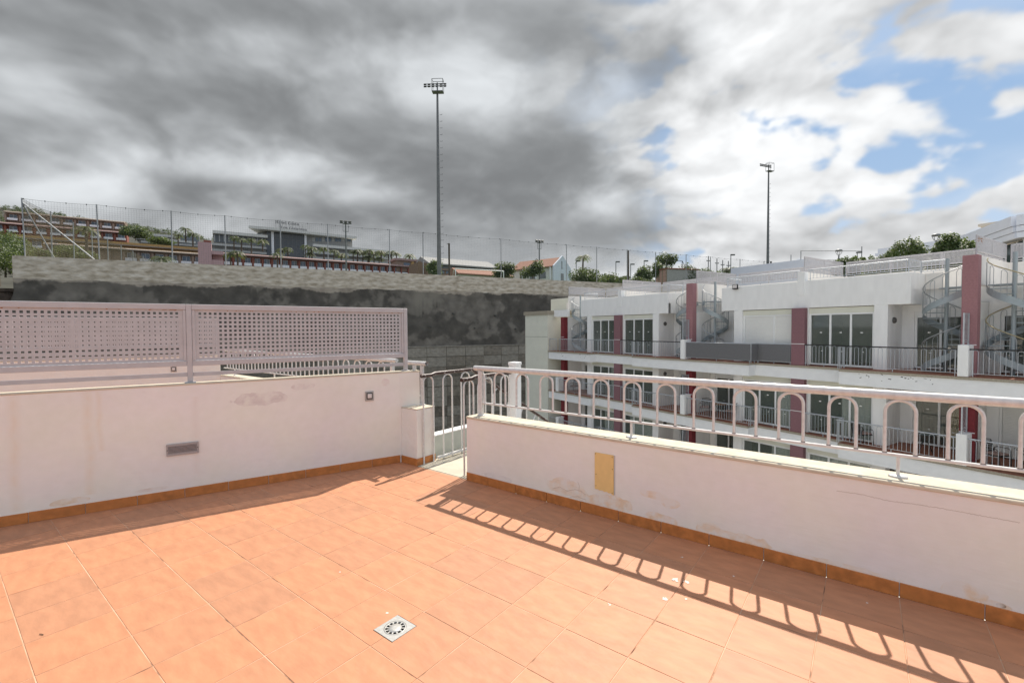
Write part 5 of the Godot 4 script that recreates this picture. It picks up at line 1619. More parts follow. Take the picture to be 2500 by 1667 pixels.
func tree(called: String, label: String, category: String, base: Vector3, h: float, r: Vector3, leaf: String, n: int, size: float, seed_: int, clumps := 14, group := ""):
	var t := thing(called, label, category, base, 0.0, group)
	var trunk_h := maxf(h - r.y * 1.15, h * 0.12)
	var b := MB.new()
	b.tube([Vector3(0, -0.5, 0), Vector3(0.03 * h, trunk_h * 0.6, 0), Vector3(0, trunk_h + r.y * 0.3, 0)], 0.045 * h * 0.6, 7, true, 0.015 * h)
	for k in 4:
		var a := TAU * k / 4 + seed_
		b.tube([Vector3(0, trunk_h * 0.7, 0), Vector3(cos(a) * r.x * 0.35, trunk_h + r.y * 0.2, sin(a) * r.z * 0.35), Vector3(cos(a) * r.x * 0.6, h - r.y * 0.6, sin(a) * r.z * 0.6)], 0.014 * h, 5, true, 0.005 * h)
	part(t, "trunk", b.done(), M.bark)
	part(t, "crown", leaf_mesh(n, r, size, clumps, seed_), M[leaf], Vector3(0, h - r.y * 0.95, 0))
	return t

func palm_meshes(seed_: int) -> Mesh:      # crown of fronds of unit-ish size, 2 m radius
	var key := "palm%d" % seed_
	if mesh_cache.has(key): return mesh_cache[key]
	var g := RandomNumberGenerator.new()
	g.seed = seed_
	var b := MB.new()
	for k in 26:
		var a := TAU * k / 26.0 * 3.0 + g.randf() * 0.4
		var lift := g.randf_range(-0.35, 1.15)
		var L := g.randf_range(1.6, 2.2)
		var dir := Vector3(cos(a), 0, sin(a))
		var side := Vector3(-sin(a), 0, cos(a))
		var pts := []
		for i in 7:
			var f := i / 6.0
			pts.append(dir * L * f * (0.75 + 0.25 * cos(lift)) + Vector3(0, L * (lift * 0.7 * f - (0.55 + 0.3 * lift) * f * f), 0))
		for i in 6:
			var p: Vector3 = pts[i]; var q: Vector3 = pts[i + 1]
			for s in [-1, 1]:
				for e in 2:
					var m := p.lerp(q, 0.25 + 0.5 * e)
					var tip: Vector3 = m + side * s * 0.42 * (1.0 - 0.55 * absf(i / 5.0 - 0.4)) + (q - p).normalized() * 0.22 + Vector3(0, -0.16, 0)
					b.tri(p.lerp(q, 0.5 * e), p.lerp(q, 0.5 * e + 0.42), tip)
	mesh_cache[key] = b.done()
	return mesh_cache[key]

func palm(label: String, base: Vector3, h: float, crown: float, seed_: int, group := "palms on the hotel terraces"):
	var t := thing("palm_tree", label, "palm tree", base, 0.7 * seed_, group)
	var b := MB.new()
	b.tube([Vector3(0, -1.0, 0), Vector3(0.02 * h, h * 0.5, 0), Vector3(0, h, 0)], 0.10 * crown + 0.05, 7, true, 0.07 * crown + 0.03)
	part(t, "trunk", b.done(), M.bark)
	var c := part(t, "crown", palm_meshes(seed_ % 4), M.leaf_palm if seed_ % 3 else M.leaf_olive, Vector3(0, h, 0))
	c.scale = Vector3.ONE * crown / 2.0

# ---------------------------------------------------------------- hotel and houses on the hillside
const ORDER := ["first", "second", "third", "fourth", "fifth", "sixth", "seventh", "eighth", "ninth", "tenth", "eleventh", "twelfth", "thirteenth", "fourteenth", "fifteenth"]
const ROW_TURN := 1.21666        # rows run away to the right
var row_dir := Vector3(0.34678, 0, -0.93795)

# where the sight line of column u, row v meets the upright plane through p along the rows: (distance along, height)
func on_row(p: Vector3, u: float, v: float) -> Vector2:
	var nrm := Vector3(0.93795, 0, 0.34678)
	var r := at(u, v, 1.0) - EYE
	var k := (p - EYE).dot(nrm) / r.dot(nrm)
	var q := EYE + r * k
	return Vector2((q - p).dot(row_dir), q.y)

func hotel_row(label: String, u0: float, v0: float, d0: float, u1: float, h: float, pitch: float, eave: Material, wall: Material, pier: Material, first := 0, last := 999, band: Material = null):
	var p := at(u0, v0, d0)
	var L := on_row(p, u1, v0).x
	var t := thing("hotel_row", label, "building", Vector3(p.x, p.y - h, p.z), ROW_TURN, "hotel rows on the hillside")
	part(t, "wall", box_mesh(Vector3(L, h + 13.0, 6.0)), wall, Vector3(L / 2, h / 2 - 6.6, -4.4))
	var ev := MB.new()
	ev.prism(PackedVector2Array([Vector2(-0.4, h - 0.95), Vector2(0.9, h - 0.95), Vector2(0.9, h - 0.55), Vector2(-1.0, h), Vector2(-8.0, h + 0.6), Vector2(-8.0, h - 0.2)]), 0.0, L)
	# prism stands along y: lay it along x
	var er := part(t, "roof", ev.done(), eave)
	er.transform = Transform3D(Basis(Vector3(0, 0, 1), Vector3(1, 0, 0), Vector3(0, 1, 0)), Vector3.ZERO)
	if band: part(t, "coloured_band", box_mesh(Vector3(L, 0.9, 0.3)), band, Vector3(L / 2, h - 0.0, 0.55))
	var n := int(L / pitch)
	var win := box_mesh(Vector3(pitch * 0.60, h * 0.40, 0.12), 0.02)
	var pane := box_mesh(Vector3(pitch * 0.27, h * 0.36, 0.05))
	var bal := box_mesh(Vector3(pitch * 0.80, h * 0.22, 0.5), 0.04)
	var pr := box_mesh(Vector3(pitch * 0.16, h - 1.3, 1.3))
	for k in n:
		var x := (k + 0.5) * L / n
		part(t, "pier", pr, pier, Vector3(x - L / n * 0.5 + pitch * 0.08, (h - 1.3) / 2 - 0.1, -0.7))
		if k < first or k > last: continue
		var w := part(t, "window", win, M.far_white, Vector3(x + pitch * 0.05, h * 0.52, -1.36))
		for s in [-1, 1]: part(w, "pane", pane, M.far_glass if (k * 7 + s) % 3 else M.dark_glass_and_openings, Vector3(s * pitch * 0.145, 0, 0.05))
		part(t, "balcony_front", bal, M.far_white, Vector3(x + pitch * 0.06, h * 0.19, -0.15))
	return t

func slab_on(t: Node3D, p: Vector3, called: String, m: Material, u0: float, v0: float, u1: float, v1: float, z0: float, z1: float) -> MeshInstance3D:
	var a := on_row(p, u0, v0); var b := on_row(p, u1, v0); var c := on_row(p, u0, v1)
	return part(t, called, box_mesh(Vector3(b.x - a.x, a.y - c.y, z1 - z0)), m, Vector3((a.x + b.x) / 2, (a.y + c.y) / 2 - p.y, (z0 + z1) / 2))

func build_hotel():
	hotel_row("tan terraced hotel wing highest up at the left, with grey eaves", 8, 513, 200, 302, 4.3, 4.1, M.eave_tan, M.tan_wall, M.tan_wall)
	hotel_row("red walled hotel wing directly below the highest tan wing", -30, 538, 192, 306, 4.4, 4.1, M.eave_pink, M.red_wall, M.red_wall)
	hotel_row("long yellow banded hotel wing behind the net at the left", 20, 574, 176, 492, 4.6, 4.4, M.eave_tan, M.yellow_wall, M.yellow_wall, 0, 2, M.yellow_wall)
	hotel_row("tan eaved hotel wing low behind the net beside the pink block", 105, 591, 165, 498, 5.4, 4.3, M.eave_tan, M.tan_wall, M.tan_wall, 5)
	hotel_row("long red hotel row with white balcony fronts above the retaining wall", 516, 613, 176, 1012, 5.2, 3.25, M.eave_pink, M.red_wall, M.red_wall)
	# pink stair block
	var p := at(482, 590, 170)
	var t := thing("pink_block", "plain pink block between the yellow and red hotel wings", "building", p, ROW_TURN)
	slab_on(t, p, "tower", M.pink_wall, 482, 590, 515, 690, -5, 0.5)
	slab_on(t, p, "tower_top", M.red_wall, 496, 586, 514, 590, -3, 0)
	slab_on(t, p, "low_wing", M.pink_wall, 515, 612, 545, 620, -4, 0.2)
	slab_on(t, p, "low_wing", M.pink_wall, 515, 634, 545, 690, -4, 0.2)
	slab_on(t, p, "carport_back", M.pink_wall, 517, 620, 543, 634, -4, -3.6)
	# modern hotel
	p = at(645, 557, 262)
	t = thing("hotel", "modern hotel with curved overhanging roof and tall glass front below a roof sign", "building", p, ROW_TURN)
	var a := on_row(p, 640, 557); var b := on_row(p, 868, 557)
	var rf := MB.new()
	var xl := a.x; var xr := b.x
	rf.prism(PackedVector2Array([Vector2(xl - 7, 3.5), Vector2(xl + 2, 4.5), Vector2(xr, 2.5), Vector2(xr, -2.0), Vector2(xl + 30, -15), Vector2(xl, -15)]), -1.5, 0.0)
	part(t, "roof", rf.done(), M.hotel_white)
	var r2 := MB.new()
	r2.prism(PackedVector2Array([Vector2(xl - 9, 3.0), Vector2(xl - 5, 4.2), Vector2(xl + 2, 4.2), Vector2(xl + 2, -10), Vector2(xl - 6, -10)]), -8.0, -5.5)
	slab_on(t, p, "roof_box", M.hotel_grey, 654, 551, 722, 557, -8, -3)
	slab_on(t, p, "side_wall", M.hotel_stone, 630, 566, 650, 628, -9, -1.5)
	slab_on(t, p, "hall", M.dark_glass_and_openings, 650, 562, 745, 632, -10, -0.4)
	for i in 9:
		for j in 4:
			var g := slab_on(t, p, "pane", M.curtain_glass, 651 + i * 10.4, 566 + j * 15.0 + i * 0.9, 651 + i * 10.4 + 9.6, 566 + j * 15.0 + 14.2 + i * 0.9, -0.4, -0.25)
	slab_on(t, p, "column", M.far_white, 661, 563, 667, 630, -0.5, 1.2)
	slab_on(t, p, "column", M.far_white, 742, 572, 747, 632, -0.5, 1.2)
	slab_on(t, p, "wing_wall", M.hotel_stone, 745, 566, 860, 640, -10, -1.0)
	for i in 12:
		slab_on(t, p, "window", M.far_glass if i % 3 else M.hotel_grey, 762 + i * 8.0, 579.0, 762 + i * 8.0 + 6.6, 588.5, -1.0, -0.8)
	slab_on(t, p, "terrace_band", M.hotel_white, 762, 597, 940, 603, -9, 3.0)
	slab_on(t, p, "terrace_recess", M.hotel_stone, 764, 603, 942, 615, -9, -0.5)
	slab_on(t, p, "terrace_band", M.hotel_grey, 762, 615, 945, 621, -9, 5.0)
	slab_on(t, p, "terrace_recess", M.hotel_stone, 764, 621, 950, 650, -9, 1.0)
	slab_on(t, p, "terrace_band", M.hotel_grey, 745, 630, 1000, 635, -9, 8.0)
	# left wings
	slab_on(t, p, "wing_roof", M.hotel_white, 518, 563, 652, 570, -12, 2.0)
	slab_on(t, p, "wing_wall", M.dark_glass_and_openings, 520, 570, 650, 590, -12, -1.0)
	for i in 11: slab_on(t, p, "column", M.hotel_grey, 522 + i * 11.6, 570, 524 + i * 11.6, 590, -1.0, 0.5)
	slab_on(t, p, "terrace_band", M.hotel_grey, 514, 596, 648, 601, -12, 5.0)
	slab_on(t, p, "terrace_recess", M.hotel_stone, 514, 601, 648, 640, -12, 2.0)
	slab_on(t, p, "terrace_band", M.hotel_grey, 514, 611, 648, 616, -12, 7.0)
	p = at(328, 568, 255)
	var fl := thing("hotel_wing", "low flat grey hotel terraces stepping down behind the yellow wing", "building", p, ROW_TURN)
	for q in [[328, 568, 432, 0], [338, 583, 478, 5], [350, 594, 490, 8]]:
		slab_on(fl, p, "roof_band", M.hotel_grey, q[0], q[1], q[2], q[1] + 5, -12, 2.0 + q[3])
		slab_on(fl, p, "terrace_front", M.hotel_stone, q[0] + 2, q[1] + 5, q[2], q[1] + 16, -12, -1.0 + q[3])
	slab_on(fl, p, "dark_front", M.dark_glass_and_openings, 442, 578, 486, 604, -8, 6.0)  # one plain dark slab across this front
	# roof sign: two lines of lettering on a frame
	var sp := at(671, 545, 262)
	var sg := thing("roof_sign", "hotel roof sign of two lines of grey slanted lettering on thin stilts", "sign", sp, ROW_TURN)
	var font := SystemFont.new()
	font.font_names = PackedStringArray(["Droid Serif"])
	font.font_italic = true
	font.font_weight = 700
	var w1 := on_row(sp, 729, 545).x
	for q in [["Hotel Costa", 0.0, w1, 0.0], ["Los Gigantes", on_row(sp, 684, 545).x, on_row(sp, 748, 545).x - on_row(sp, 684, 545).x, -3.3]]:
		var tm := TextMesh.new()
		tm.text = q[0]; tm.font = font; tm.font_size = 64; tm.pixel_size = 0.05; tm.depth = 0.25
		tm.horizontal_alignment = HORIZONTAL_ALIGNMENT_LEFT; tm.vertical_alignment = VERTICAL_ALIGNMENT_BOTTOM
		var bb := tm.get_aabb()
		var k: float = q[2] / maxf(bb.size.x, 0.01)
		var o := part(sg, "lettering", tm, M.sign_grey, Vector3(q[1] - bb.position.x * k, q[3] - bb.position.y * k, 0.2))
		o.scale = Vector3(k, k, 1.0)
	for i in 9:
		var x := 0.3 + i * 1.75
		part(sg, "stilt", box_mesh(Vector3(0.10, 7.0, 0.10)), M.sign_grey, Vector3(x, -1.5 - 0.1 * i, -0.1))
	# palms and shrubs on the terraces
	var where := {"left": [[588, 604], [612, 606], [640, 610], [570, 600], [470, 592], [434, 596], [452, 580]], "glass": [[702, 628], [688, 630], [745, 622], [760, 628], [755, 640]], "right": [[790, 628], [815, 634], [833, 642], [862, 636], [872, 632], [885, 640], [900, 634], [912, 642], [930, 636], [948, 644], [955, 636], [968, 640], [898, 648], [925, 652], [1000, 645]]}
	var who := {"left": "on the grey terraces left of the glass hall", "glass": "in front of the tall glass hotel hall", "right": "on the descending terraces right of the glass hall"}
	var sd := 0
	for g in where:
		for q in where[g]:
			sd += 1
			var h := 4.5 + 1.5 * (sd % 3)
			var top := at(q[0], q[1] - 22, 240)
			var nth := 0
			for o in where[g]:
				if o[0] < q[0] or (o[0] == q[0] and o[1] < q[1]): nth += 1
			palm("%s palm, counted from the left, %s" % [ORDER[nth], who[g]], top - Vector3(0, h, 0), h, 3.0 + 0.6 * (sd % 2), sd, "palms " + who[g])
	for q in [[561, 668, 160, 7.0, 2.6, "bright palm nearer the pink block, one of two before red row"], [578, 668, 160, 7.6, 2.9, "taller bright palm before the red row, second from the pink block"], [208, 632, 150, 10.0, 4.0, "broad palm in front of the yellow wing behind the corner net"], [676, 660, 150, 5.5, 2.4, "small palm in front of the red row beside a net post"], [394, 660, 120, 3.2, 3.6, "bushy palm crown spreading just above the retaining wall"], [1424, 700, 150, 10.0, 3.0, "lone palm standing right of the white house"]]:
		sd += 1
		var top := at(q[0], q[1] - q[3] * 1121.0 / q[2], q[2])
		palm(q[5], top - Vector3(0, q[3], 0), q[3], q[4], sd, "bright palms before the red row" if "bright palm" in q[5] else "")

func build_hill_plants():
	# trees and shrubs: u, v of the base, depth, height, radius across
	for q in [[-5, 690, 62, 7.5, 4.0, "leaf_mid", "dense green tree at the picture's left edge beyond the end of the wall"], [12, 668, 60, 4.4, 3.4, "leaf_mid", "low leafy shrub against the end face of the retaining wall"], [-30, 665, 56, 4.6, 3.6, "leaf_mid", "low leafy shrub cut by the edge of the picture"], [22, 660, 66, 5.2, 3.0, "leaf_light", "lower bright green tree beside the end of the retaining wall"], [30, 650, 75, 5.5, 3.0, "leaf_mid", "green tree behind the end post of the net"],
			[95, 640, 120, 4.2, 4.5, "leaf_mid", "green shrub below the yellow wing behind the corner brace"], [180, 640, 115, 4.0, 5.5, "leaf_light", "wide light green shrub behind the corner net"], [330, 585, 205, 6.0, 7.0, "leaf_mid", "dark green shrubs between the tan wing and the grey terraces"], [385, 600, 215, 4.0, 8.0, "leaf_light", "yellowish green shrubs on the bank above the yellow wing"],
			[1060, 680, 105, 4.2, 2.4, "leaf_mid", "green shrub in front of the brown lodge"], [1232, 690, 118, 5.6, 3.6, "leaf_dark", "rounded dark tree left of the white house"], [1300, 690, 110, 5.6, 3.4, "leaf_dark", "rounded dark tree in front of the white house"],
			[1435, 700, 100, 4.4, 4.2, "leaf_dark", "wide dark bush right of the white house"], [1482, 700, 112, 3.2, 4.6, "leaf_dark", "lower dark bush next to the wide one behind the net"], [1520, 700, 125, 3.2, 3.2, "leaf_mid", "small green bush near the brown pole"], [1568, 705, 105, 5.4, 2.6, "leaf_mid", "round green tree beside the low hedge behind the block roof"],
			[1612, 712, 92, 6.6, 2.2, "leaf_mid", "drooping green tree left of the rusty shed"], [1628, 660, 96, 4.0, 2.2, "leaf_mid", "green treetop above the rusty shed"], [1672, 712, 92, 5.8, 3.4, "leaf_dark", "big dark tree right of the rusty shed"], [1715, 712, 97, 5.2, 3.4, "leaf_mid", "green tree behind the bluish roof screen"], [1755, 712, 100, 4.6, 3.2, "leaf_mid", "low green tree under the cross armed lamps"]]:
		var b := at(q[0], q[1], q[2])
		var hgt: float = q[3]
		var n := int(clampf(5200.0 * q[4] * q[3] / 16.0 * 60.0 / q[2], 1600, 6500))
		tree("tree" if q[3] > 5 else "shrub", q[6], "tree" if q[3] > 5 else "shrub", Vector3(b.x, b.y, b.z), hgt, Vector3(q[4], hgt * 0.5, q[4] * 0.9), q[5], n, 0.34 * q[2] / 90.0, int(q[0]) + 1000, 16)
	for q in [[1555, 690, 100, 2.6, 1.3], [1585, 694, 98, 3.2, 0.9], [1628, 690, 300, 0.1, 0.1]]:
		if q[3] < 1: continue
		var b := at(q[0], q[1], q[2])
		tag(part(self, "clipped_hedge", leaf_mesh(3200, Vector3(q[3], q[4], 1.6), 0.3, 30, int(q[0])), M.leaf_dark, b), "rounded clipped dark hedge" if q[0] < 1570 else "low clipped dark hedge strip beside the rounded one", "hedge")
	for q in [[1775, 664, 105], [1790, 662, 104], [1855, 660, 96], [1903, 662, 97]]:
		palm("wind blown palm top showing over the block roof %s" % {1775: "below the cross armed lamps", 1790: "near the white outbuilding", 1855: "left of the dark mast", 1903: "right of the dark mast"}[int(q[0])], at(q[0], q[1], q[2]) - Vector3(0, 3.0, 0), 3.6, 2.2, int(q[0]), "palm tops behind the block")

func build_hill_houses():
	# brown lodge
	var p := at(1018, 640, 172)
	var t := thing("lodge", "brown stone lodge with low sloping dark roof behind the tall mast", "building", p, ROW_TURN)
	slab_on(t, p, "wall", M.brown_stone, 1020, 640, 1200, 700, -10, 0)
	slab_on(t, p, "window_band", M.dark_glass_and_openings, 1050, 646, 1198, 653, -2, 0.1)
	slab_on(t, p, "wooden_band", M.tan_wall, 1050, 653, 1200, 658, -2, 0.6)
	for i in 12: slab_on(t, p, "window", M.far_glass, 1052 + i * 12.2, 659, 1060 + i * 12.2, 668, -2, 0.1)
	var r := MB.new()
	var L := on_row(p, 1212, 640).x
	r.prism(PackedVector2Array([Vector2(1.8, -0.6), Vector2(1.8, -0.1), Vector2(-7, 3.4), Vector2(-16, 0.2), Vector2(-16, -0.3)]), 4.0, L)
	part(t, "roof", r.done(), M.hotel_stone).transform = Transform3D(Basis(Vector3(0, 0, 1), Vector3(1, 0, 0), Vector3(0, 1, 0)), Vector3.ZERO)
	var g := MB.new()
	g.prism(PackedVector2Array([Vector2(2.2, -2.2), Vector2(-7, 1.6), Vector2(-7, -10), Vector2(2.0, -10)]), 3.0, 4.0)
	part(t, "gable", g.done(), M.brown_stone).transform = Transform3D(Basis(Vector3(0, 0, 1), Vector3(1, 0, 0), Vector3(0, 1, 0)), Vector3.ZERO)
	# tan house between
	p = at(965, 630, 215)
	t = thing("house", "tan house with pinkish roof beyond the palms right of the hotel", "building", p, ROW_TURN)
	slab_on(t, p, "wall", M.tan_wall, 967, 634, 1032, 662, -8, 0)
	slab_on(t, p, "roof", M.eave_pink, 962, 630, 1036, 635, -9, 1)
	slab_on(t, p, "window", M.far_glass, 985, 641, 1000, 648, -1, 0.1)
	slab_on(t, p, "tower", M.yellow_wall, 1003, 633, 1009, 655, -1, 0.6)
	# white house with orange roof
	t = thing("house", "white house with orange tiled roof behind two rounded trees", "building", at(1252, 690, 132), 0.02)
	var hw := 14.0
	part(t, "wall", box_mesh(Vector3(hw, 6.0, 8.0)), M.hotel_white, Vector3(hw / 2, 0.6, -4.0))
	var hr := MB.new()
	hr.prism(PackedVector2Array([Vector2(0.7, 3.3), Vector2(0.7, 3.6), Vector2(-4.2, 6.5), Vector2(-8.6, 3.7), Vector2(-8.6, 3.4), Vector2(-4.2, 6.1)]), -0.4, hw - 0.4)
	part(t, "roof", hr.done(), M.orange_roof).transform = Transform3D(Basis(Vector3(0, 0, 1), Vector3(1, 0, 0), Vector3(0, 1, 0)), Vector3.ZERO)
	var gb := MB.new()
	gb.prism(PackedVector2Array([Vector2(0.5, -2.4), Vector2(0.5, 3.7), Vector2(-4.2, 6.9), Vector2(-8.8, 3.7), Vector2(-8.8, -2.4)]), hw - 0.3, hw + 0.1)
	var go := part(t, "gable_wall", gb.done(), M.bluish_white)
	go.transform = Transform3D(Basis(Vector3(0, 0, 1), Vector3(1, 0, 0), Vector3(0, 1, 0)), Vector3.ZERO)
	for q in [[hw + 0.1, 4.2, -3.7, 0.4, 2.2], [hw + 0.1, 0.6, -3.9, 1.5, 2.6]]:
		part(t, "window", box_mesh(Vector3(0.1, q[4], q[3])), M.dark_glass_and_openings, Vector3(q[0], q[1], q[2]))
	for k in 3: part(t, "window", box_mesh(Vector3(1.8, 1.8, 0.1)), M.dark_glass_and_openings, Vector3(3.5 + k * 3.4, 1.4, 0.05))
	for k in 3: part(t, "veranda_post", box_mesh(Vector3(0.25, 3.4, 0.25)), M.far_white, Vector3(4.0 + k * 4.6, 1.6, 0.9))
	t = thing("house", "low house with orange roof showing over the football goal", "building", at(1120, 684, 118), ROW_TURN)
	part(t, "wall", box_mesh(Vector3(16, 2.4, 6)), M.hotel_white, Vector3(8, 0.4, -3))
	var h2 := MB.new()
	h2.prism(PackedVector2Array([Vector2(0.6, 1.5), Vector2(0.6, 1.8), Vector2(-3.5, 3.6), Vector2(-7, 1.8), Vector2(-7, 1.5)]), -0.4, 16.4)
	part(t, "roof", h2.done(), M.orange_roof).transform = Transform3D(Basis(Vector3(0, 0, 1), Vector3(1, 0, 0), Vector3(0, 1, 0)), Vector3.ZERO)
	# rusty shed with a frame on top
	var s0 := at(1617, 690, 88)
	t = thing("metal_shed", "boxy shed with rust striped end and grey block side behind the roof screens", "shed", Vector3(s0.x, 7.5, s0.z), 0.95)
	var sh: float = at(1617, 656, 88).y - 7.5
	part(t, "wall", box_mesh(Vector3(7.0, sh, 3.6)), M.grey_block, Vector3(4.6, sh / 2, -1.8))
	for k in 9: part(t, "rusty_panel", box_mesh(Vector3(0.06, sh - 0.1, 0.38), 0.02), M.rusty_sheet if k % 3 else M.tan_wall, Vector3(1.07, sh / 2, -0.2 - k * 0.4))
	part(t, "roof", box_mesh(Vector3(7.4, 0.18, 4.0)), M.red_wall, Vector3(4.6, sh + 0.09, -1.8))
	for x in [1.2, 4.8]: part(t, "frame_post", box_mesh(Vector3(0.09, 1.5, 0.09)), M.mast_dark, Vector3(x, sh + 0.93, -0.4))
	part(t, "frame_bar", box_mesh(Vector3(3.7, 0.09, 0.09)), M.mast_dark, Vector3(3.0, sh + 1.7, -0.4))
	part(t, "frame_stay", tube_mesh([Vector3(4.8, sh + 1.7, -0.4), Vector3(5.8, sh + 0.2, -0.4)], 0.05, 6), M.mast_dark)

# far villa, hedges and lamps behind the block's roof at the right
func build_right_side():
	var garden := structure("garden_ground", box_mesh(Vector3(60, 1.0, 40)), M.paving, B_AT + Basis(Vector3.UP, B_TURN) * Vector3(-4, 2.4, -24.3), B_TURN)
	structure("garden_bank", box_mesh(Vector3(60, 12, 3)), M.board_concrete, B_AT + Basis(Vector3.UP, B_TURN) * Vector3(-4, -4.1, -6.0), B_TURN)
	# hedges
	for q in [[2032, 2130, 628, 624, 30.0, "leaf_mid", "low end of the hedge at the foot of the small street lamp"], [2112, 2282, 604, 600, 27.0, "leaf_light", "bright green hedge between the two street lamps"], [2276, 2386, 588, 580, 24.0, "leaf_mid", "dense green hedge right of the nearer street lamp"]]:
		var a := at(q[0], q[2], q[4]); var b := at(q[1], q[3], q[4] - 1.5)
		var c := (a + b) / 2
		var L := Vector2(a.x - b.x, a.z - b.z).length()
		var H := c.y - 2.9
		var o := thing("hedge", q[6], "hedge", Vector3(c.x, 2.9, c.z), atan2(-(b.z - a.z), b.x - a.x), "garden hedges")
		part(o, "foliage", hedge_mesh(L * 1.08, H * 0.95, 1.6, 15000, int(q[0])), M[q[5]])
	for q in [[2049, 608, 30.0, "small street lamp with bell shaped head at the end of the hedge"], [2287, 570, 25.0, "nearer street lamp with bell shaped head between two hedges"]]:
		var a := at(q[0], q[1], q[2])
		var t := thing("street_lamp", q[3], "street lamp", Vector3(a.x, 2.9, a.z), 0.4, "bell shaped street lamps")
		var H := a.y - 2.9
		part(t, "pole", tube_mesh([Vector3.ZERO, Vector3(0, H - 0.38, 0)], 0.045, 10), M.lamp_post_grey)
		var cup := MB.new()
		cup.lathe([Vector2(0.20, -0.09), Vector2(0.19, -0.04), Vector2(0.12, 0.0), Vector2(0, 0.015)], 20)
		part(t, "hood", cup.done(), M.lamp_post_grey, Vector3(0, H - 0.02, 0))
		part(t, "hood_underside", tube_mesh([Vector3(0, H - 0.135, 0), Vector3(0, H - 0.11, 0)], 0.195, 20), M.mast_dark)
		for s in [0, 1, 2, 3]:
			var an: float = PI / 2 * s
			var d := Vector3(cos(an), 0, sin(an))
			part(t, "bracket", tube_mesh([Vector3(0, H - 0.39, 0), d * 0.09 + Vector3(0, H - 0.36, 0), d * 0.16 + Vector3(0, H - 0.25, 0), d * 0.192 + Vector3(0, H - 0.11, 0)], 0.014, 6), M.lamp_post_grey)
	# small far lamps and cross armed posts
	for q in [[1407, 637, 696, 150, "thin far street lamp next to the white house gable"], [1504, 639, 690, 150, "thin far street lamp between the dark bushes"], [1540, 645, 690, 160, "thin far street lamp just right of the brown pole"], [1573, 637, 690, 120, "grey street lamp in front of the round green tree"], [1580, 653, 690, 170, "smallest far street lamp beside the short pole"], [1785, 622, 690, 96, "plain grey lamp post among the cross armed lamps"], [2094, 616, 640, 45, "tiny lamp head showing above the hedge"]]:
		var a := at(q[0], q[1], q[3])
		var t := thing("street_lamp", q[4], "street lamp", Vector3(a.x, at(q[0], q[2], q[3]).y - 1.0, a.z), 0.66, "thin far lamps")
		var H := a.y - t.position.y
		part(t, "pole", tube_mesh([Vector3.ZERO, Vector3(0, H, 0)], 0.0009 * q[3], 6), M.lamp_post_grey)
		part(t, "head", box_mesh(Vector3(0.009 * q[3], 0.0025 * q[3], 0.3)), M.mast_dark, Vector3(0.004 * q[3], H, 0))
	for q in [[1730, 625, "first and tallest"], [1751, 631, "second"], [1765, 635, "third"], [1779, 637, "fourth and shortest"]]:
		var a := at(q[0], q[1], 105)
		var t := thing("cross_lamp", "%s of the row of cross armed lamps behind the bluish screen" % q[2], "street lamp", Vector3(a.x, 7.5, a.z), 0.66, "cross armed lamps")
		var H := a.y - 7.5
		part(t, "pole", tube_mesh([Vector3.ZERO, Vector3(0, H, 0)], 0.10, 6), M.mast_steel)
		part(t, "cross_arm", box_mesh(Vector3(0.75, 0.13, 0.13)), M.mast_steel, Vector3(0, H - 1.1, 0))
		for s in [-1, 1]: part(t, "lamp_head", box_mesh(Vector3(0.16, 0.1, 0.24)), M.mast_dark, Vector3(s * 0.34, H - 1.0, 0))
	# goal-like steel frame at the end of the pitch
	var ga := at(1932, 622, 60)
	var gf := thing("steel_frame", "thin steel frame fence standing behind the grey roof divider", "frame", Vector3(ga.x, 7.0 - 2.0, ga.z), 0.2)
	for q in [[0, 5.0], [1.1, 5.6], [7.5, 4.5]]: part(gf, "post", box_mesh(Vector3(0.09, q[1], 0.09)), M.lamp_post_grey, Vector3(q[0], ga.y - gf.position.y - q[1] / 2 + (0.45 if q[0] > 0.5 else 0.0), 0))
	part(gf, "bar", tube_mesh([Vector3(1.1, ga.y - gf.position.y + 0.45, 0), Vector3(7.5, ga.y - gf.position.y - 0.1, 0)], 0.04, 6), M.lamp_post_grey)
	part(gf, "bar", tube_mesh([Vector3(1.1, ga.y - gf.position.y - 0.8, 0), Vector3(7.5, ga.y - gf.position.y - 1.1, 0)], 0.03, 6), M.lamp_post_grey)
	# plain white wall block behind the roof
	var wb := at(1810, 656, 62)
	tag(part(self, "white_outbuilding", box_mesh(Vector3(9.5, 5.0, 4.0)), M.bluish_white, Vector3(wb.x + 4.2, wb.y - 2.5, wb.z + 1.3), Vector3(0, B_TURN, 0)), "plain bluish white flat wall behind the roof at the foot of the tall mast", "building")
	# the villa with broad banded fascia
	var pts := [[2150, 611, 47.0], [2321, 569, 42.0], [2382, 568, 39.0], [2490, 548, 33.0], [2600, 548, 31.0]]
	var v := thing("villa", "long white villa with banded angular fascia and glass front above the hedges", "building", Vector3(at(2321, 569, 42).x, 2.9, at(2321, 569, 42).z))
	var o := v.position
	var base_y := 2.9
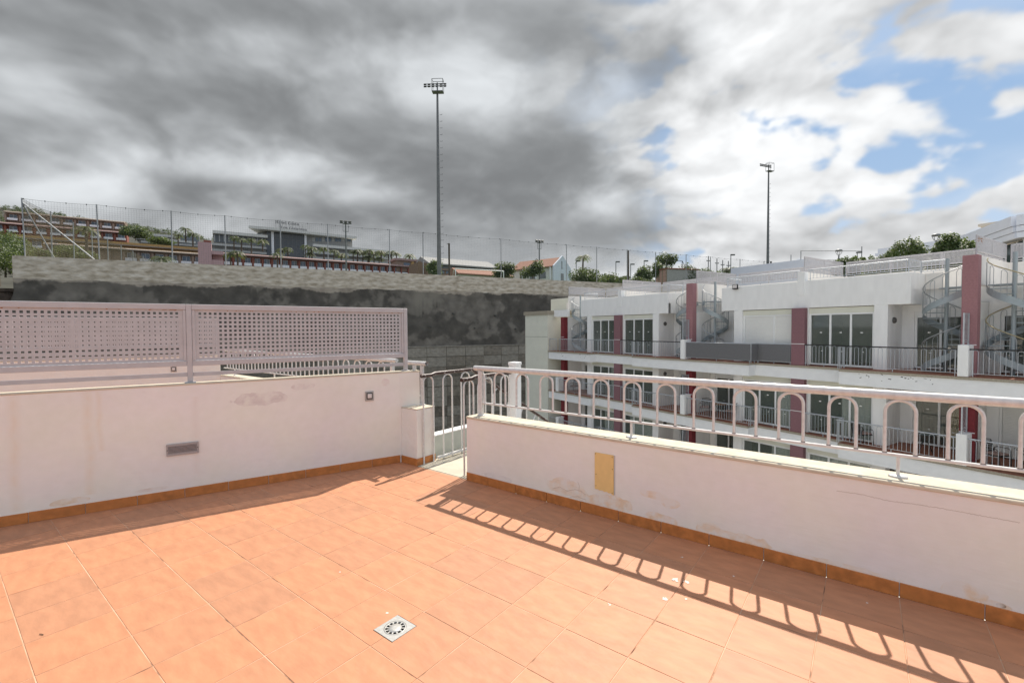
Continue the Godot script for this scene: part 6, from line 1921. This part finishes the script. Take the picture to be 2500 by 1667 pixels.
	for k in pts.size() - 1:
		var a := at(pts[k][0], pts[k][1], pts[k][2]) - o; var b := at(pts[k + 1][0], pts[k + 1][1], pts[k + 1][2]) - o
		var top := at(2382, 568, 39.0).y - o.y
		a.y = top; b.y = top
		var dir := (b - a); dir.y = 0
		var L := dir.length()
		var turn := atan2(-dir.z, dir.x)
		var mid := (a + b) / 2
		var nrm := Vector3(-dir.z, 0, dir.x) / L
		if nrm.dot(EYE - o - mid) < 0: nrm = -nrm
		for j in 3:
			var hh: float = [0.75, 0.42, 0.42][j]
			var yy: float = [0.375, 0.975, 1.41][j]
			part(v, "fascia_band", box_mesh(Vector3(L + 0.05 * j, hh - 0.03, 0.5)), M.villa_white, Vector3(mid.x, top - yy, mid.z) + nrm * (0.10 * (2 - j)), Vector3(0, turn, 0))
		part(v, "fascia_core", box_mesh(Vector3(L, 1.6, 0.4)), M.hotel_stone, Vector3(mid.x, top - 0.85, mid.z) - nrm * 0.15, Vector3(0, turn, 0))
		part(v, "dark_front", box_mesh(Vector3(L, top - 1.6, 0.1)), M.villa_glass, Vector3(mid.x, (top - 1.6) / 2, mid.z) - nrm * 0.9, Vector3(0, turn, 0))
		part(v, "roof", box_mesh(Vector3(L + 1.0, 0.3, 7.0)), M.villa_white, Vector3(mid.x, top - 0.5, mid.z) - nrm * 3.6, Vector3(0, turn, 0))
		var n := int(L / 2.2)
		for i in n + 1:
			var q := a.lerp(b, float(i) / maxi(n, 1))
			part(v, "mullion", box_mesh(Vector3(0.10, top - 1.62, 0.10)), M.far_white, Vector3(q.x, (top - 1.62) / 2, q.z) - nrm * 0.82, Vector3(0, turn, 0))
		if k == 3 or k == 2:
			part(v, "wall_pier", box_mesh(Vector3(0.9, top - 1.62, 0.4)), M.villa_white, Vector3(b.x, (top - 1.62) / 2, b.z) - nrm * 0.6, Vector3(0, turn, 0))
	var bx := at(2432, 545, 40) - o
	part(v, "rooftop_box", box_mesh(Vector3(9.0, 1.9, 5.0)), M.villa_beige, Vector3(bx.x + 4.2, bx.y - 0.95, bx.z), Vector3(0, -0.45, 0))
	part(v, "rooftop_cornice", box_mesh(Vector3(9.3, 0.22, 5.3)), M.villa_beige, Vector3(bx.x + 4.2, bx.y - 0.1, bx.z), Vector3(0, -0.45, 0))
	var rx := at(2395, 557, 43) - o
	var hip := MB.new()
	var q4 := [Vector3(-3.2, 0, 2), Vector3(3.2, 0, 2), Vector3(3.2, 0, -2), Vector3(-3.2, 0, -2)]
	for k in 4: hip.tri(q4[k], Vector3(0, 1.1, 0), q4[(k + 1) % 4])
	part(v, "hipped_roof", hip.done(), M.villa_beige, Vector3(rx.x + 1.0, rx.y - 1.1, rx.z), Vector3(0, -0.45, 0))

func _ready():
	rng.seed = 4242
	set_camera()
	set_light()
	make_materials()
	building_materials()
	far_materials()
	build_ground()
	build_retaining_wall()
	build_floor()
	build_front_parapet()
	build_front_rail()
	build_side_parapet()
	build_screen()
	build_pillar()
	build_passage()
	build_small_things()
	build_neighbour_terrace()
	build_block()
	build_block_screens()
	build_block_railings()
	build_block_stairs()
	build_block_furniture()
	build_net()
	build_sports_things()
	build_hotel()
	build_hill_houses()
	build_hill_plants()
	build_right_side()
